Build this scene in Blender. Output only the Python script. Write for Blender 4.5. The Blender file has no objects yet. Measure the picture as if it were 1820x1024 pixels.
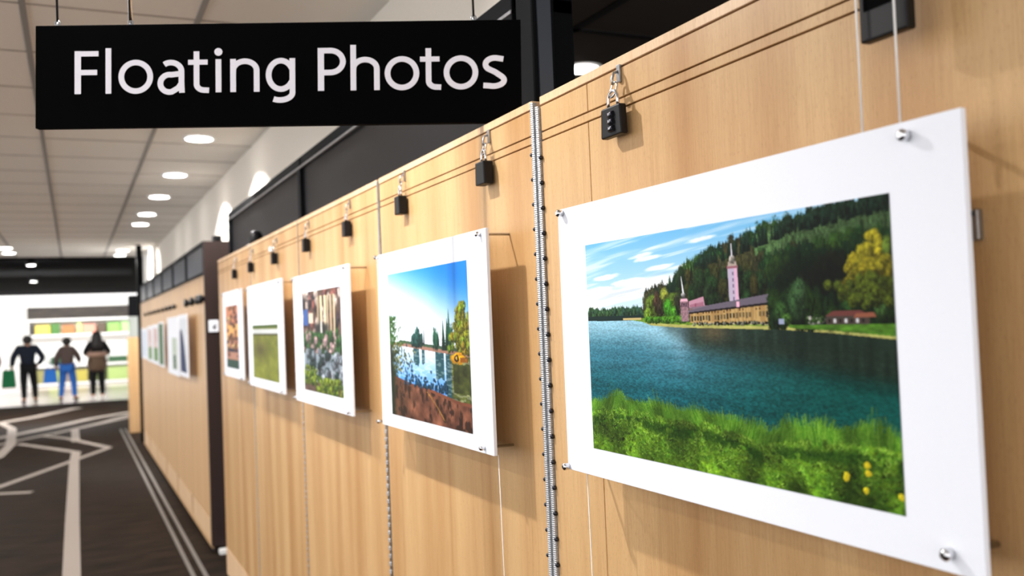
import bpy, bmesh, math, random
import numpy as np
from mathutils import Vector, Matrix, Euler

random.seed(7)
C = bpy.context.scene.collection
PI = math.pi
EH = 1.65                      # eye height

# ------------------------------------------------------------------ materials
def s2l(c):
    return tuple((v / 12.92 if v <= 0.04045 else ((v + 0.055) / 1.055) ** 2.4) for v in c)
def rgb(r, g, b):
    return s2l((r / 255., g / 255., b / 255.)) + (1.0,)

def mat(name, col, rough=0.5, metal=0.0, emit=None, estr=0.0, spec=0.5, trans=0.0):
    m = bpy.data.materials.new(name); m.use_nodes = True
    b = m.node_tree.nodes['Principled BSDF']
    b.inputs['Base Color'].default_value = col
    b.inputs['Roughness'].default_value = rough
    b.inputs['Metallic'].default_value = metal
    b.inputs['Specular IOR Level'].default_value = spec
    if trans: b.inputs['Transmission Weight'].default_value = trans
    if emit:
        b.inputs['Emission Color'].default_value = emit
        b.inputs['Emission Strength'].default_value = estr
    return m

def noisy(name, c1, c2, scale=(8, 8, 8), nscale=5.0, rough=0.6, bump=0.0, spec=0.5, detail=4.0, metal=0.0, lo=.3, hi=.7):
    m = mat(name, c1, rough, metal, spec=spec)
    nt = m.node_tree; N = nt.nodes; L = nt.links
    b = N['Principled BSDF']
    tc = N.new('ShaderNodeTexCoord'); mp = N.new('ShaderNodeMapping'); mp.inputs['Scale'].default_value = scale
    no = N.new('ShaderNodeTexNoise'); no.inputs['Scale'].default_value = nscale; no.inputs['Detail'].default_value = detail
    cr = N.new('ShaderNodeValToRGB'); cr.color_ramp.elements[0].color = c1; cr.color_ramp.elements[1].color = c2
    cr.color_ramp.elements[0].position = lo; cr.color_ramp.elements[1].position = hi
    L.new(tc.outputs['Object'], mp.inputs['Vector']); L.new(mp.outputs[0], no.inputs['Vector'])
    L.new(no.outputs['Fac'], cr.inputs['Fac']); L.new(cr.outputs[0], b.inputs['Base Color'])
    if bump:
        bu = N.new('ShaderNodeBump'); bu.inputs['Strength'].default_value = bump; bu.inputs['Distance'].default_value = 0.002
        L.new(no.outputs['Fac'], bu.inputs['Height']); L.new(bu.outputs[0], b.inputs['Normal'])
    return m

def wood(name, light, dark, pore, rough=0.38):
    """straight-grained beech veneer: broad soft bands, fine fibres and short dark pores, all running up the board"""
    m = mat(name, light, rough, spec=0.35)
    nt = m.node_tree; N = nt.nodes; L = nt.links; b = N['Principled BSDF']
    geo = N.new('ShaderNodeNewGeometry')
    def noise(sc, s, det=3.0):
        mp = N.new('ShaderNodeMapping'); mp.inputs['Scale'].default_value = sc
        no = N.new('ShaderNodeTexNoise'); no.inputs['Scale'].default_value = s; no.inputs['Detail'].default_value = det
        L.new(geo.outputs['Position'], mp.inputs['Vector']); L.new(mp.outputs[0], no.inputs['Vector']); return no
    bands = noise((7, 7, .35), 1.0, 3.0)
    fib = noise((420, 420, 14), 1.0, 2.0)
    por = noise((800, 800, 95), 1.0, 1.0)
    cr = N.new('ShaderNodeValToRGB'); e = cr.color_ramp.elements
    e[0].color = dark; e[0].position = .32; e[1].color = light; e[1].position = .62
    L.new(bands.outputs['Fac'], cr.inputs['Fac'])
    mx = N.new('ShaderNodeMix'); mx.data_type = 'RGBA'; mx.blend_type = 'MULTIPLY'; mx.inputs[0].default_value = 1
    c2 = N.new('ShaderNodeValToRGB'); e = c2.color_ramp.elements
    e[0].color = (.91, .885, .86, 1); e[0].position = .35; e[1].color = (1, 1, 1, 1); e[1].position = .6
    L.new(fib.outputs['Fac'], c2.inputs['Fac']); L.new(cr.outputs[0], mx.inputs[6]); L.new(c2.outputs[0], mx.inputs[7])
    lines = noise((38, 38, .8), 1.0, 2.0)
    c4 = N.new('ShaderNodeValToRGB'); e = c4.color_ramp.elements
    e[0].color = (.91, .88, .84, 1); e[0].position = .30; e[1].color = (1, 1, 1, 1); e[1].position = .46
    m3 = N.new('ShaderNodeMix'); m3.data_type = 'RGBA'; m3.blend_type = 'MULTIPLY'; m3.inputs[0].default_value = 1
    L.new(lines.outputs['Fac'], c4.inputs['Fac']); L.new(mx.outputs[2], m3.inputs[6]); L.new(c4.outputs[0], m3.inputs[7]); mx = m3
    m2 = N.new('ShaderNodeMix'); m2.data_type = 'RGBA'
    c3 = N.new('ShaderNodeValToRGB'); e = c3.color_ramp.elements
    e[0].color = (0, 0, 0, 1); e[0].position = .60; e[1].color = (.42, .42, .42, 1); e[1].position = .74
    L.new(por.outputs['Fac'], c3.inputs['Fac']); L.new(c3.outputs[0], m2.inputs[0])
    L.new(mx.outputs[2], m2.inputs[6]); m2.inputs[7].default_value = pore
    L.new(m2.outputs[2], b.inputs['Base Color'])
    return m

M = {}
M['beech'] = wood('beech_veneer', rgb(205, 167, 118), rgb(181, 137, 88), rgb(138, 99, 59))
M['beech_edge'] = wood('beech_edge', rgb(228, 194, 156), rgb(214, 178, 138), rgb(176, 134, 94))
M['beech_far'] = wood('beech_far', rgb(214, 176, 130), rgb(198, 158, 112), rgb(160, 118, 76))
M['dark_wood'] = wood('dark_wenge', rgb(40, 22, 18), rgb(28, 15, 12), rgb(14, 8, 7), .6)
M['carcass'] = noisy('carcass_dark_brown', rgb(46, 28, 18), rgb(58, 36, 22), nscale=6)  # dark brown cabinet carcass behind the beech boards
M['board'] = noisy('white_mount_board', rgb(236, 240, 250), rgb(241, 244, 252), nscale=90, rough=.42, spec=.35)
M['steel'] = noisy('brushed_steel', rgb(176, 178, 182), rgb(150, 152, 156), (1, 1, 1), 60, rough=.32, metal=.9)
M['chrome'] = mat('chrome', rgb(215, 215, 218), .14, 1.0)
M['screw'] = mat('dark_screw', rgb(56, 56, 62), .3, .85)
M['galv'] = noisy('knurled_zinc', rgb(150, 152, 156), rgb(206, 207, 210), (1, 500, 700), 1.0, rough=.45, metal=.6, bump=.3)
M['black'] = noisy('black_plastic', rgb(10, 10, 12), rgb(15, 15, 18), nscale=80, rough=.42, spec=.25)
M['blackmat'] = noisy('black_sign_face', rgb(4, 4, 5), rgb(6, 6, 7), nscale=40, rough=.9, spec=.04)
M['frame'] = noisy('black_anodised_frame', rgb(9, 10, 12), rgb(13, 15, 18), nscale=30, rough=.6, spec=.06)
M['pane'] = noisy('smoked_pane', rgb(5, 5, 9), rgb(7, 7, 11), nscale=3, rough=.36, spec=.14)
M['letter'] = noisy('white_lettering', rgb(246, 243, 255), rgb(250, 248, 255), nscale=30, rough=.5)
M['wall'] = noisy('painted_wall', rgb(236, 229, 218), rgb(240, 234, 224), nscale=12, rough=.8)
M['wallw'] = noisy('white_shop_wall', rgb(246, 245, 240), rgb(250, 249, 246), nscale=4, rough=.7)
M['tile'] = noisy('ceiling_tile', rgb(245, 241, 235), rgb(239, 234, 227), nscale=55, rough=.9, detail=6)
M['tgrid'] = mat('ceiling_grid', rgb(150, 148, 146), .6)
M['tgridw'] = mat('ceiling_grid_reveal', rgb(168, 160, 152), .7)
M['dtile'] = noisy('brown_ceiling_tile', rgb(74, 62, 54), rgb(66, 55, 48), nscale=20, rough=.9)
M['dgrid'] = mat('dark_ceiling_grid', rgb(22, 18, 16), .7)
M['blk'] = noisy('black_ceiling', rgb(4, 4, 5), rgb(6, 6, 7), nscale=5, rough=.9, spec=.02)
M['beam'] = noisy('dark_beam', rgb(20, 20, 21), rgb(26, 26, 27), nscale=5, rough=.8)
M['lamp'] = mat('lamp_lens', rgb(255, 255, 255), .4, emit=(1, .98, .95, 1), estr=14)
M['rim'] = mat('lamp_rim', rgb(236, 236, 234), .35)
M['stripe'] = noisy('carpet_stripe', rgb(140, 130, 121), rgb(124, 115, 107), nscale=60, rough=.85)
M['track'] = noisy('floor_track_metal', rgb(112, 108, 104), rgb(96, 93, 90), nscale=30, rough=.5, metal=.3)
M['pale_floor'] = noisy('polished_pale_floor', rgb(206, 194, 190), rgb(188, 172, 168), nscale=2, rough=.18)
M['thresh'] = mat('dark_threshold', rgb(30, 28, 28), .5)
M['cord'] = mat('nylon_cord', rgb(236, 234, 232), .4)

# carpet: brown weave with darker wavy bands
def carpet_mat():
    m = mat('brown_carpet', rgb(40, 32, 26), .7, spec=.05)
    nt = m.node_tree; N = nt.nodes; L = nt.links; b = N['Principled BSDF']
    geo = N.new('ShaderNodeNewGeometry')
    mp = N.new('ShaderNodeMapping'); mp.inputs['Scale'].default_value = (1.4, 5.0, 1)
    no = N.new('ShaderNodeTexNoise'); no.inputs['Scale'].default_value = 2.2; no.inputs['Detail'].default_value = 5
    L.new(geo.outputs['Position'], mp.inputs['Vector']); L.new(mp.outputs[0], no.inputs['Vector'])
    cr = N.new('ShaderNodeValToRGB'); e = cr.color_ramp.elements
    e[0].color = rgb(27, 20, 14); e[0].position = .36; e[1].color = rgb(46, 35, 27); e[1].position = .58
    L.new(no.outputs['Fac'], cr.inputs['Fac'])
    n2 = N.new('ShaderNodeTexNoise'); n2.inputs['Scale'].default_value = 260; n2.inputs['Detail'].default_value = 2
    L.new(geo.outputs['Position'], n2.inputs['Vector'])
    mx = N.new('ShaderNodeMix'); mx.data_type = 'RGBA'; mx.blend_type = 'MULTIPLY'; mx.inputs[0].default_value = .6
    L.new(cr.outputs[0], mx.inputs[6]); L.new(n2.outputs['Fac'], mx.inputs[7]); L.new(mx.outputs[2], b.inputs['Base Color'])
    bu = N.new('ShaderNodeBump'); bu.inputs['Strength'].default_value = .3; bu.inputs['Distance'].default_value = .003
    L.new(n2.outputs['Fac'], bu.inputs['Height']); L.new(bu.outputs[0], b.inputs['Normal'])
    return m
M['carpet'] = carpet_mat()

# print ink: reads the ink colour stored with the print itself
def ink_mat():
    m = mat('print_ink', (1, 1, 1, 1), .5, spec=.08)
    nt = m.node_tree; a = nt.nodes.new('ShaderNodeAttribute'); a.attribute_name = 'ink'
    nt.links.new(a.outputs['Color'], nt.nodes['Principled BSDF'].inputs['Base Color'])
    return m
M['ink'] = ink_mat()

# ------------------------------------------------------------------ mesh helpers
class MB:
    def __init__(s): s.bm = bmesh.new(); s.mats = []; s.cur = 0
    def use(s, m):
        if m not in s.mats: s.mats.append(m)
        s.cur = s.mats.index(m); return s
    def _tag(s, faces):
        for f in faces: f.material_index = s.cur
    def box(s, x0, x1, y0, y1, z0, z1, bev=0.0, seg=2, mtx=None):
        if x0 > x1: x0, x1 = x1, x0
        if y0 > y1: y0, y1 = y1, y0
        if z0 > z1: z0, z1 = z1, z0
        v = [s.bm.verts.new(p) for p in ((x0,y0,z0),(x1,y0,z0),(x1,y1,z0),(x0,y1,z0),(x0,y0,z1),(x1,y0,z1),(x1,y1,z1),(x0,y1,z1))]
        fs = [s.bm.faces.new([v[i] for i in q]) for q in ((3,2,1,0),(4,5,6,7),(0,1,5,4),(1,2,6,5),(2,3,7,6),(3,0,4,7))]
        s._tag(fs)
        if bev:
            ed = list({e for f in fs for e in f.edges})
            r = bmesh.ops.bevel(s.bm, geom=ed, offset=bev, segments=seg, profile=.5, affect='EDGES', clamp_overlap=True)
            s._tag(r['faces'])
            v = list({vv for f in r['faces'] for vv in f.verts} | {vv for vv in v if vv.is_valid})
        if mtx is not None: bmesh.ops.transform(s.bm, matrix=mtx, verts=[vv for vv in v if vv.is_valid])
        return s
    def tube(s, pts, r, n=8, cap=True, closed=False):
        pts = [Vector(p) for p in pts]
        rr = r if isinstance(r, (list, tuple)) else [r] * len(pts)
        rings = []; up = None
        for i, p in enumerate(pts):
            if closed: d = pts[(i + 1) % len(pts)] - pts[i - 1]
            elif i == 0: d = pts[1] - p
            elif i == len(pts) - 1: d = p - pts[i - 1]
            else: d = pts[i + 1] - pts[i - 1]
            d.normalize()
            if up is None: up = Vector((0, 0, 1)) if abs(d.z) < .9 else Vector((1, 0, 0))
            a = d.cross(up).normalized(); b = a.cross(d).normalized(); up = b
            rings.append([s.bm.verts.new(p + (a * math.cos(2 * PI * k / n) + b * math.sin(2 * PI * k / n)) * rr[i]) for k in range(n)])
        fs = []
        m = len(rings)
        for i in range(m if closed else m - 1):
            A, B = rings[i], rings[(i + 1) % m]
            for k in range(n): fs.append(s.bm.faces.new((A[k], A[(k + 1) % n], B[(k + 1) % n], B[k])))
        if cap and not closed:
            fs.append(s.bm.faces.new(rings[0][::-1])); fs.append(s.bm.faces.new(rings[-1]))
        for f in fs: f.smooth = True
        s._tag(fs); return s
    def lathe(s, prof, axis='z', o=(0, 0, 0), n=20):
        """prof: list of (radius, height along the axis)"""
        o = Vector(o); rings = []
        for r, h in prof:
            ring = []
            for k in range(n):
                c, q = r * math.cos(2 * PI * k / n), r * math.sin(2 * PI * k / n)
                p = {'z': (c, q, h), 'x': (h, c, q), 'y': (c, h, q)}[axis]
                ring.append(s.bm.verts.new(o + Vector(p)))
            rings.append(ring)
        fs = []
        for A, B in zip(rings, rings[1:]):
            for k in range(n): fs.append(s.bm.faces.new((A[k], A[(k + 1) % n], B[(k + 1) % n], B[k])))
        fs.append(s.bm.faces.new(rings[0][::-1])); fs.append(s.bm.faces.new(rings[-1]))
        for f in fs: f.smooth = len(f.verts) == 4
        s._tag(fs); return s
    def poly(s, pts, h=None):
        v = [s.bm.verts.new(p) for p in pts]; f = s.bm.faces.new(v); s._tag([f]); return s
    def obj(s, name, m=None, parent=None, loc=None):
        if not s.mats: s.mats = [m]
        bmesh.ops.recalc_face_normals(s.bm, faces=s.bm.faces)
        me = bpy.data.meshes.new(name); s.bm.to_mesh(me); s.bm.free()
        for q in s.mats: me.materials.append(q)
        if loc is not None:                                  # put the object's origin there without moving the shape
            me.transform(Matrix.Translation(-Vector(loc)))
        o = bpy.data.objects.new(name, me); C.objects.link(o)
        if loc is not None: o.location = loc
        if parent: o.parent = parent
        return o

def thing(name, label, cat, loc=(0, 0, 0), group=None, rz=0.0):
    o = bpy.data.objects.new(name, None); C.objects.link(o); o.location = loc; o.rotation_euler = (0, 0, rz)
    o.empty_display_size = .1
    o['label'] = label; o['category'] = cat
    if group: o['group'] = group
    return o
def tag(o, label, cat, group=None):
    o['label'] = label; o['category'] = cat
    if group: o['group'] = group
    return o
def struct(o): o['kind'] = 'structure'; return o
def lift(o, parent):
    """parent while keeping the part where it was built in world space"""
    o.parent = parent; o.matrix_parent_inverse = Matrix.Translation(parent.location).inverted(); return o
def dup(root, loc, label, group=None):
    r = root.copy(); C.objects.link(r); r.location = loc; r['label'] = label
    if group: r['group'] = group
    for ch in root.children:
        c = ch.copy(); C.objects.link(c); c.parent = r
        for g in ch.children:
            d = g.copy(); C.objects.link(d); d.parent = c
    return r

# ------------------------------------------------------------------ painting helpers (prints)
def vn(U, V, fx, fy, seed):
    rs = np.random.RandomState(seed); nx, ny = int(fx) + 3, int(fy) + 3
    G = rs.rand(ny, nx)
    x = np.clip(U, 0, 1) * fx; y = np.clip(V, 0, 1) * fy
    xi = x.astype(int); yi = y.astype(int); tx = x - xi; ty = y - yi
    tx = tx * tx * (3 - 2 * tx); ty = ty * ty * (3 - 2 * ty)
    a = G[yi, xi]; b = G[yi, xi + 1]; c = G[yi + 1, xi]; d = G[yi + 1, xi + 1]
    return (a * (1 - tx) + b * tx) * (1 - ty) + (c * (1 - tx) + d * tx) * ty
def fbm(U, V, fx, fy, seed, o=4):
    t = 0; w = 0
    for k in range(o):
        t = t + vn(U, V, fx * 2 ** k, fy * 2 ** k, seed + k * 13) * .5 ** k; w += .5 ** k
    return t / w
def sm(a, b, x):
    t = np.clip((x - a) / (b - a), 0, 1); return t * t * (3 - 2 * t)
def col(r, g, b): return np.array([r, g, b], float) / 255.
class Canvas:
    def __init__(s, W, H, seed=1):
        s.W, s.H = W, H
        s.V, s.U = np.mgrid[0:H, 0:W]; s.U = (s.U + .5) / W; s.V = (s.V + .5) / H
        s.A = np.zeros((H, W, 3)); s.rs = np.random.RandomState(seed)
    def put(s, m, c):
        m = np.asarray(m, float)[..., None]; s.A = s.A * (1 - m) + np.asarray(c) * m
    def line_y(s, pts):
        p = np.array(pts); return np.interp(s.U, p[:, 0], p[:, 1])
    def quad(s, P, c, alpha=1.0):
        m = np.ones(s.U.shape, bool); P = [np.array(p) for p in P]; n = len(P)
        area = sum(P[i][0] * P[(i + 1) % n][1] - P[(i + 1) % n][0] * P[i][1] for i in range(n))
        for i in range(n):
            a, b = P[i], P[(i + 1) % n]
            cr = (b[0] - a[0]) * (s.V - a[1]) - (b[1] - a[1]) * (s.U - a[0])
            m &= (cr * (1 if area > 0 else -1) >= 0)
        s.put(m * alpha, c)
    def win(s, u, v, ru, rv):
        x0 = max(0, int((u - ru) * s.W)); x1 = min(s.W, int((u + ru) * s.W) + 2)
        y0 = max(0, int((v - rv) * s.H)); y1 = min(s.H, int((v + rv) * s.H) + 2)
        return x0, x1, y0, y1
    def crown(s, u, v, ru, rv, c, dark=.35, rough=.35, conifer=False):
        """one tree: round or pointed crown at centre (u,v), lit from the upper left"""
        x0, x1, y0, y1 = s.win(u, v, ru * 1.3, rv * 1.3)
        if x1 <= x0 or y1 <= y0: return
        X = (s.U[y0:y1, x0:x1] - u) / ru; Y = (s.V[y0:y1, x0:x1] - v) / rv
        n = s.rs.rand(*X.shape) - .5
        k = max(2, int(min(X.shape) / 5)); 
        big = s.rs.rand(k + 2, k + 2)
        bi = big[np.clip(((Y + 1.3) / 2.6 * k).astype(int), 0, k + 1), np.clip(((X + 1.3) / 2.6 * k).astype(int), 0, k + 1)] - .5
        if conifer: d = np.abs(X) / np.clip((Y + 1) / 2, .02, 1) ** .8 + np.where(np.abs(Y) > 1, 9, 0) + n * rough
        else: d = np.sqrt(X * X + Y * Y) + n * rough + bi * .35
        a = np.clip((1 - d) * 5, 0, 1)[..., None]
        lit = np.clip(.75 - .35 * Y - .28 * X + n * .5 + bi * .6, dark, 1.45)[..., None]
        s.A[y0:y1, x0:x1] = s.A[y0:y1, x0:x1] * (1 - a) + np.clip(np.asarray(c) * lit, 0, 1) * a
    def stroke(s, u, v, du, dv, w, c):
        n = max(2, int(max(abs(du) * s.W, abs(dv) * s.H) * 1.3))
        for t in np.linspace(0, 1, n):
            x = int((u + du * t * (1 - .2 * t)) * s.W); y = int((v + dv * t) * s.H)
            ww = max(1, int(round(w * (1 - t * .7))))
            if 0 <= y < s.H and 0 <= x < s.W: s.A[y, x:min(s.W, x + ww)] = c

def paint_lake():
    c = Canvas(1000, 530, 3); U, V = c.U, c.V; rs = c.rs
    # sky with drifting cloud streaks
    t = np.clip(V / .38, 0, 1)[..., None]
    c.A = col(112, 184, 232) * (1 - t) + col(222, 240, 250) * t
    W2 = V + U * .16
    st = fbm(U, np.clip(W2, 0, 1), 3, 26, 5, 4); c.put(sm(.42, .66, st) * (.45 + .5 * sm(.0, .3, V)), col(244, 249, 254))
    st = fbm(U, np.clip(W2 * .9, 0, 1), 5, 60, 15, 3); c.put(sm(.58, .78, st) * .5, col(255, 255, 255))
    c.put(sm(.62, .70, fbm(U, np.clip(W2, 0, 1), 6, 60, 41, 3)) * sm(.15, .22, V) * (1 - sm(.28, .33, V)) * .35, col(150, 170, 200))
    for (u, v, ru, rv) in ((.26, .09, .05, .012), (.28, .105, .06, .012), (.50, .055, .06, .012), (.10, .17, .07, .014), (.06, .23, .10, .02), (.20, .2, .08, .016), (.33, .15, .07, .012)):
        d = ((U - u) / ru) ** 2 + ((V - v + (U - u) * .1) / rv) ** 2 + (fbm(U, V, 20, 30, int(u * 99), 3) - .5) * 1.6
        c.put((1 - sm(.2, 1.2, d)) * .85, col(255, 255, 255))
    # distant wooded shore on the left
    for i in range(260):
        u = rs.rand() * .31; v = .335 + rs.rand() * .035
        k = rs.rand(); c.crown(u, v, .006 + .006 * rs.rand(), .018 + .012 * rs.rand(), col(40 + 18 * k, 72 + 22 * k, 62 - 8 * k), conifer=rs.rand() < .4)
    c.put((V > .355) & (V < .382) & (U < .3), col(24, 42, 40))
    # wooded hill
    hp = [(0, .36), (.25, .33), (.269, .285), (.298, .262), (.366, .25), (.422, .185), (.524, .122), (.608, .095), (.694, .064), (.816, .036), (.899, .022), (1, .012)]
    hv = c.line_y(hp); hill = (V > hv + .01) & (U > .26); c.put(hill, col(20, 34, 24))
    H = [p for p in hp]
    hx = np.array([p[0] for p in H]); hy = np.array([p[1] for p in H])
    trees = []
    for i in range(3000):
        u = .27 + rs.rand() * .75; top = np.interp(u, hx, hy); v = top + (rs.rand() ** 1.0) * (.43 - top)
        trees.append((v, u))
    trees.sort()
    for v, u in trees:
        top = np.interp(u, hx, hy); rel = (v - top) / max(.05, .43 - top)
        k = rs.rand(); zone = fbm(np.array([[np.clip(u, 0, 1)]]), np.array([[v]]), 7, 7, 77, 3)[0, 0]
        dim = 1.05 - .45 * sm(.2, .8, rel) - .34 * sm(.64, .8, u)
        if zone > .56: base = col(54 + 26 * k, 96 + 26 * k, 42)
        elif zone < .40: base = col(56 + 18 * k, 58 + 14 * k, 38)
        else: base = col(26 + 20 * k, 62 + 26 * k, 38)
        ridge = 1.0 if rel > .1 else .7
        if u > .66 and .08 < rel < .26: base = col(92, 128, 76)
        c.crown(u, v, .008 + .008 * rs.rand(), .026 + .024 * rs.rand(), base * dim * ridge, dark=.25, conifer=rs.rand() < .55)
    for i in range(150):                                        # firs standing up on the ridge
        u = .28 + rs.rand() * .72; top = np.interp(u, hx, hy)
        c.crown(u, top + .012, .0045 + .004 * rs.rand(), .022 + .014 * rs.rand(), col(26, 50, 36), conifer=rs.rand() < .75)
    for u in (.752, .762, .828, .90, .945, .985):
        c.crown(u, np.interp(u, hx, hy) + .006, .013, .034, col(26, 46, 32))
    shade = sm(.60, .78, U) * sm(.12, .2, V) * (V < .42); c.put(shade * .62 * hill, col(8, 15, 12))
    # dark broad trees behind the hall
    for i in range(90):
        u = .40 + rs.rand() * .28; v = .20 + rs.rand() * .13; k = rs.rand()
        c.crown(u, v, .012 + .01 * rs.rand(), .035 + .02 * rs.rand(), col(34 + 40 * k * (rs.rand() > .6), 52 + 14 * k, 30), dark=.2)
    # bushes on the point
    for i in range(60):
        u = .285 + rs.rand() * .12; v = .29 + rs.rand() * .075; k = rs.rand()
        c.crown(u, v, .012 + .008 * rs.rand(), .022 + .014 * rs.rand(), col(84 + 30 * k, 110 + 30 * k, 44), dark=.3)
    for (u, v, a, b, cc) in ((.318, .30, .016, .05, (84, 62, 46)), (.335, .33, .02, .04, (56, 50, 34)), (.350, .27, .018, .03, (150, 160, 60)), (.362, .33, .020, .045, (70, 150, 34)), (.385, .35, .018, .03, (84, 160, 40)), (.280, .355, .018, .035, (130, 170, 50)), (.398, .31, .014, .05, (50, 52, 36))):
        c.crown(u, v, a, b, col(*cc))
    # shore lawn
    sh = c.line_y([(0, .376), (.216, .378), (.255, .385), (.292, .402), (.40, .412), (.52, .416), (.74, .424), (.86, .436), (1, .456)])
    st = c.line_y([(0, .373), (.2, .372), (.26, .368), (.3, .376), (.4, .385), (.5, .396), (.7, .401), (.85, .405), (1, .41)])
    n = fbm(U, V, 60, 90, 8, 3)[..., None]
    c.put((V > st) & (V < sh) & (U > .2), (col(112, 150, 44) * (.65 + .7 * n)))
    c.put((V > sh - .012) & (V < sh) & (U > .27), col(186, 184, 104) * (.8 + .3 * n))
    c.put((V > sh - .028) & (V < sh - .017) & (U > .46) & (U < .75), col(214, 196, 160))
    c.put((V > .366) & (V < .376) & (U > .17) & (U < .25), col(196, 176, 120))
    for i in range(90):
        u = .27 + .17 * rs.rand(); v = .372 + rs.rand() * .012; c.crown(u, v, .008, .012, col(80, 140, 36))
    # lakeside hall: pink wing, octagonal turret, long timber building, tall clock tower
    c.quad([(.440, .305), (.492, .288), (.498, .345), (.440, .350)], col(190, 140, 160))
    for i in range(12): c.quad([(.444 + i * .0041, .318 - i * .0008), (.4462 + i * .0041, .318 - i * .0008), (.4462 + i * .0041, .333), (.444 + i * .0041, .333)], col(120, 40, 70))
    c.quad([(.440, .33), (.53, .322), (.53, .36), (.440, .36)], col(128, 108, 122))
    tw = (U - .592) / .0155
    c.quad([(.577, .186), (.607, .186), (.609, .335), (.579, .335)], col(186, 172, 196))
    c.quad([(.598, .186), (.607, .186), (.609, .340), (.600, .345)], col(220, 172, 200))
    for k in range(5): c.quad([(.5915, .20 + k * .024), (.5945, .20 + k * .024), (.5945, .213 + k * .024), (.5915, .213 + k * .024)], col(110, 84, 120))
    c.quad([(.575, .176), (.609, .176), (.609, .187), (.575, .187)], col(150, 96, 110))
    c.quad([(.580, .158), (.604, .158), (.606, .177), (.578, .177)], col(176, 160, 150))
    c.crown(.592, .152, .011, .018, col(200, 192, 180), rough=.2)
    c.quad([(.5905, .09), (.5925, .09), (.5945, .142), (.5895, .142)], col(206, 204, 214))
    # timber hall
    c.quad([(.441, .342), (.704, .330), (.706, .402), (.443, .390)], col(190, 158, 102))
    c.put(((U > .441) & (U < .705) & (V > .334) & (V < .398)) * (.35 * (vn(U, V, 330, 6, 4) > .5)), col(120, 84, 44))
    for i in range(26):
        u = .447 + i * .0100; hgt = .022 if i % 3 else .026; v0 = .362 + (.004 if i < 12 else 0) - i * .0003
        if rs.rand() < .86:
            c.quad([(u, v0), (u + .0058, v0), (u + .0058, v0 + hgt * .85), (u, v0 + hgt * .85)], col(46, 46, 36))
            if rs.rand() < .5: c.quad([(u + .0025, v0), (u + .0033, v0), (u + .0033, v0 + hgt * .85), (u + .0025, v0 + hgt * .85)], col(190, 160, 104))
        if rs.rand() < .6: c.quad([(u, v0 - .015), (u + .005, v0 - .015), (u + .005, v0 - .007), (u, v0 - .007)], col(96, 66, 40))
    c.quad([(.443, .3885), (.703, .3945), (.703, .399), (.443, .393)], col(206, 166, 104))
    for i in range(150):
        u = .45 + rs.rand() * .25; v = .394 + rs.rand() * .008; k = rs.rand()
        c.crown(u, v, .003, .006, col(30, 34, 26) if k < .6 else col(150, 150, 130))
    c.quad([(.437, .343), (.52, .322), (.700, .292), (.716, .318), (.70, .324), (.438, .352)], col(104, 96, 110))
    c.put(((U > .437) & (U < .716) & (V > .29) & (V < .352)) * .0, col(0, 0, 0))
    c.quad([(.440, .350), (.704, .322), (.704, .332), (.440, .357)], col(30, 22, 22))
    c.quad([(.600, .315), (.609, .315), (.609, .336), (.600, .336)], col(240, 180, 206))
    # turret
    c.quad([(.408, .300), (.436, .300), (.438, .386), (.410, .386)], col(132, 102, 112))
    c.put(((U > .408) & (U < .438) & (V > .30) & (V < .386)) * (.5 * (vn(U, V, 400, 200, 9) > .55)), col(196, 150, 160))
    c.quad([(.411, .292), (.434, .292), (.437, .303), (.408, .303)], col(226, 176, 196))
    for k in range(4): c.quad([(.4115 + k * .006, .309), (.4148 + k * .006, .309), (.4148 + k * .006, .326), (.4115 + k * .006, .326)], col(60, 40, 60))
    c.quad([(.414, .28), (.428, .28), (.429, .293), (.413, .293)], col(70, 62, 66))
    c.crown(.421, .276, .008, .010, col(214, 212, 214), rough=.1)
    c.quad([(.4145, .198), (.4155, .198), (.424, .27), (.418, .27)], col(224, 226, 234))
    # trees right of the hall, pale tent, cottage, yellow tree
    for i in range(130):
        u = .705 + rs.rand() * .30; v = .31 + rs.rand() * .09; k = rs.rand()
        c.crown(u, v, .010 + .01 * rs.rand(), .03 + .02 * rs.rand(), col(18 + 16 * k, 36 + 22 * k, 20), dark=.2)
    for (u, v, a, b, cc) in ((.775, .33, .028, .075, (52, 84, 46)), (.783, .29, .018, .05, (60, 92, 54)), (.73, .36, .022, .04, (50, 84, 38)), (.97, .345, .016, .05, (78, 120, 56)), (.905, .34, .02, .03, (52, 94, 40)), (.745, .385, .016, .022, (70, 110, 44))):
        c.crown(u, v, a, b, col(*cc))
    for i in range(170):
        u = .952 + rs.randn() * .026; v = .235 + rs.randn() * .038; k = rs.rand()
        yb = np.clip(1.15 - (v - .17) * 4.2, .45, 1.1)
        c.crown(u, v, .010 + .006 * rs.rand(), .016 + .012 * rs.rand(), col(140 + 28 * k, 134 + 20 * k, 34) * yb, dark=.4)
    for i in range(70):
        k = rs.rand(); c.crown(.955 + rs.randn() * .028, .30 + rs.randn() * .022, .012, .022, col(70 + 20 * k, 84 + 20 * k, 26), dark=.25)
    c.crown(.99, .165, .014, .034, col(96, 120, 44))
    c.quad([(.722, .385), (.737, .385), (.737, .403), (.722, .403)], col(150, 160, 190))
    c.quad([(.845, .376), (.945, .376), (.945, .408), (.845, .408)], col(70, 60, 54))
    for k in range(7): c.quad([(.85 + k * .013, .388), (.856 + k * .013, .388), (.856 + k * .013, .402), (.85 + k * .013, .402)], col(206, 206, 210) if k % 2 else col(30, 26, 26))
    c.quad([(.862, .362), (.925, .362), (.952, .380), (.842, .380)], col(104, 58, 54))
    c.quad([(.915, .372), (.955, .370), (.96, .384), (.91, .386)], col(140, 84, 64))
    for i in range(40): c.crown(.80 + rs.rand() * .04, .385 + rs.rand() * .018, .005, .008, col(200, 196, 190) if rs.rand() < .5 else col(60, 90, 40))
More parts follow.
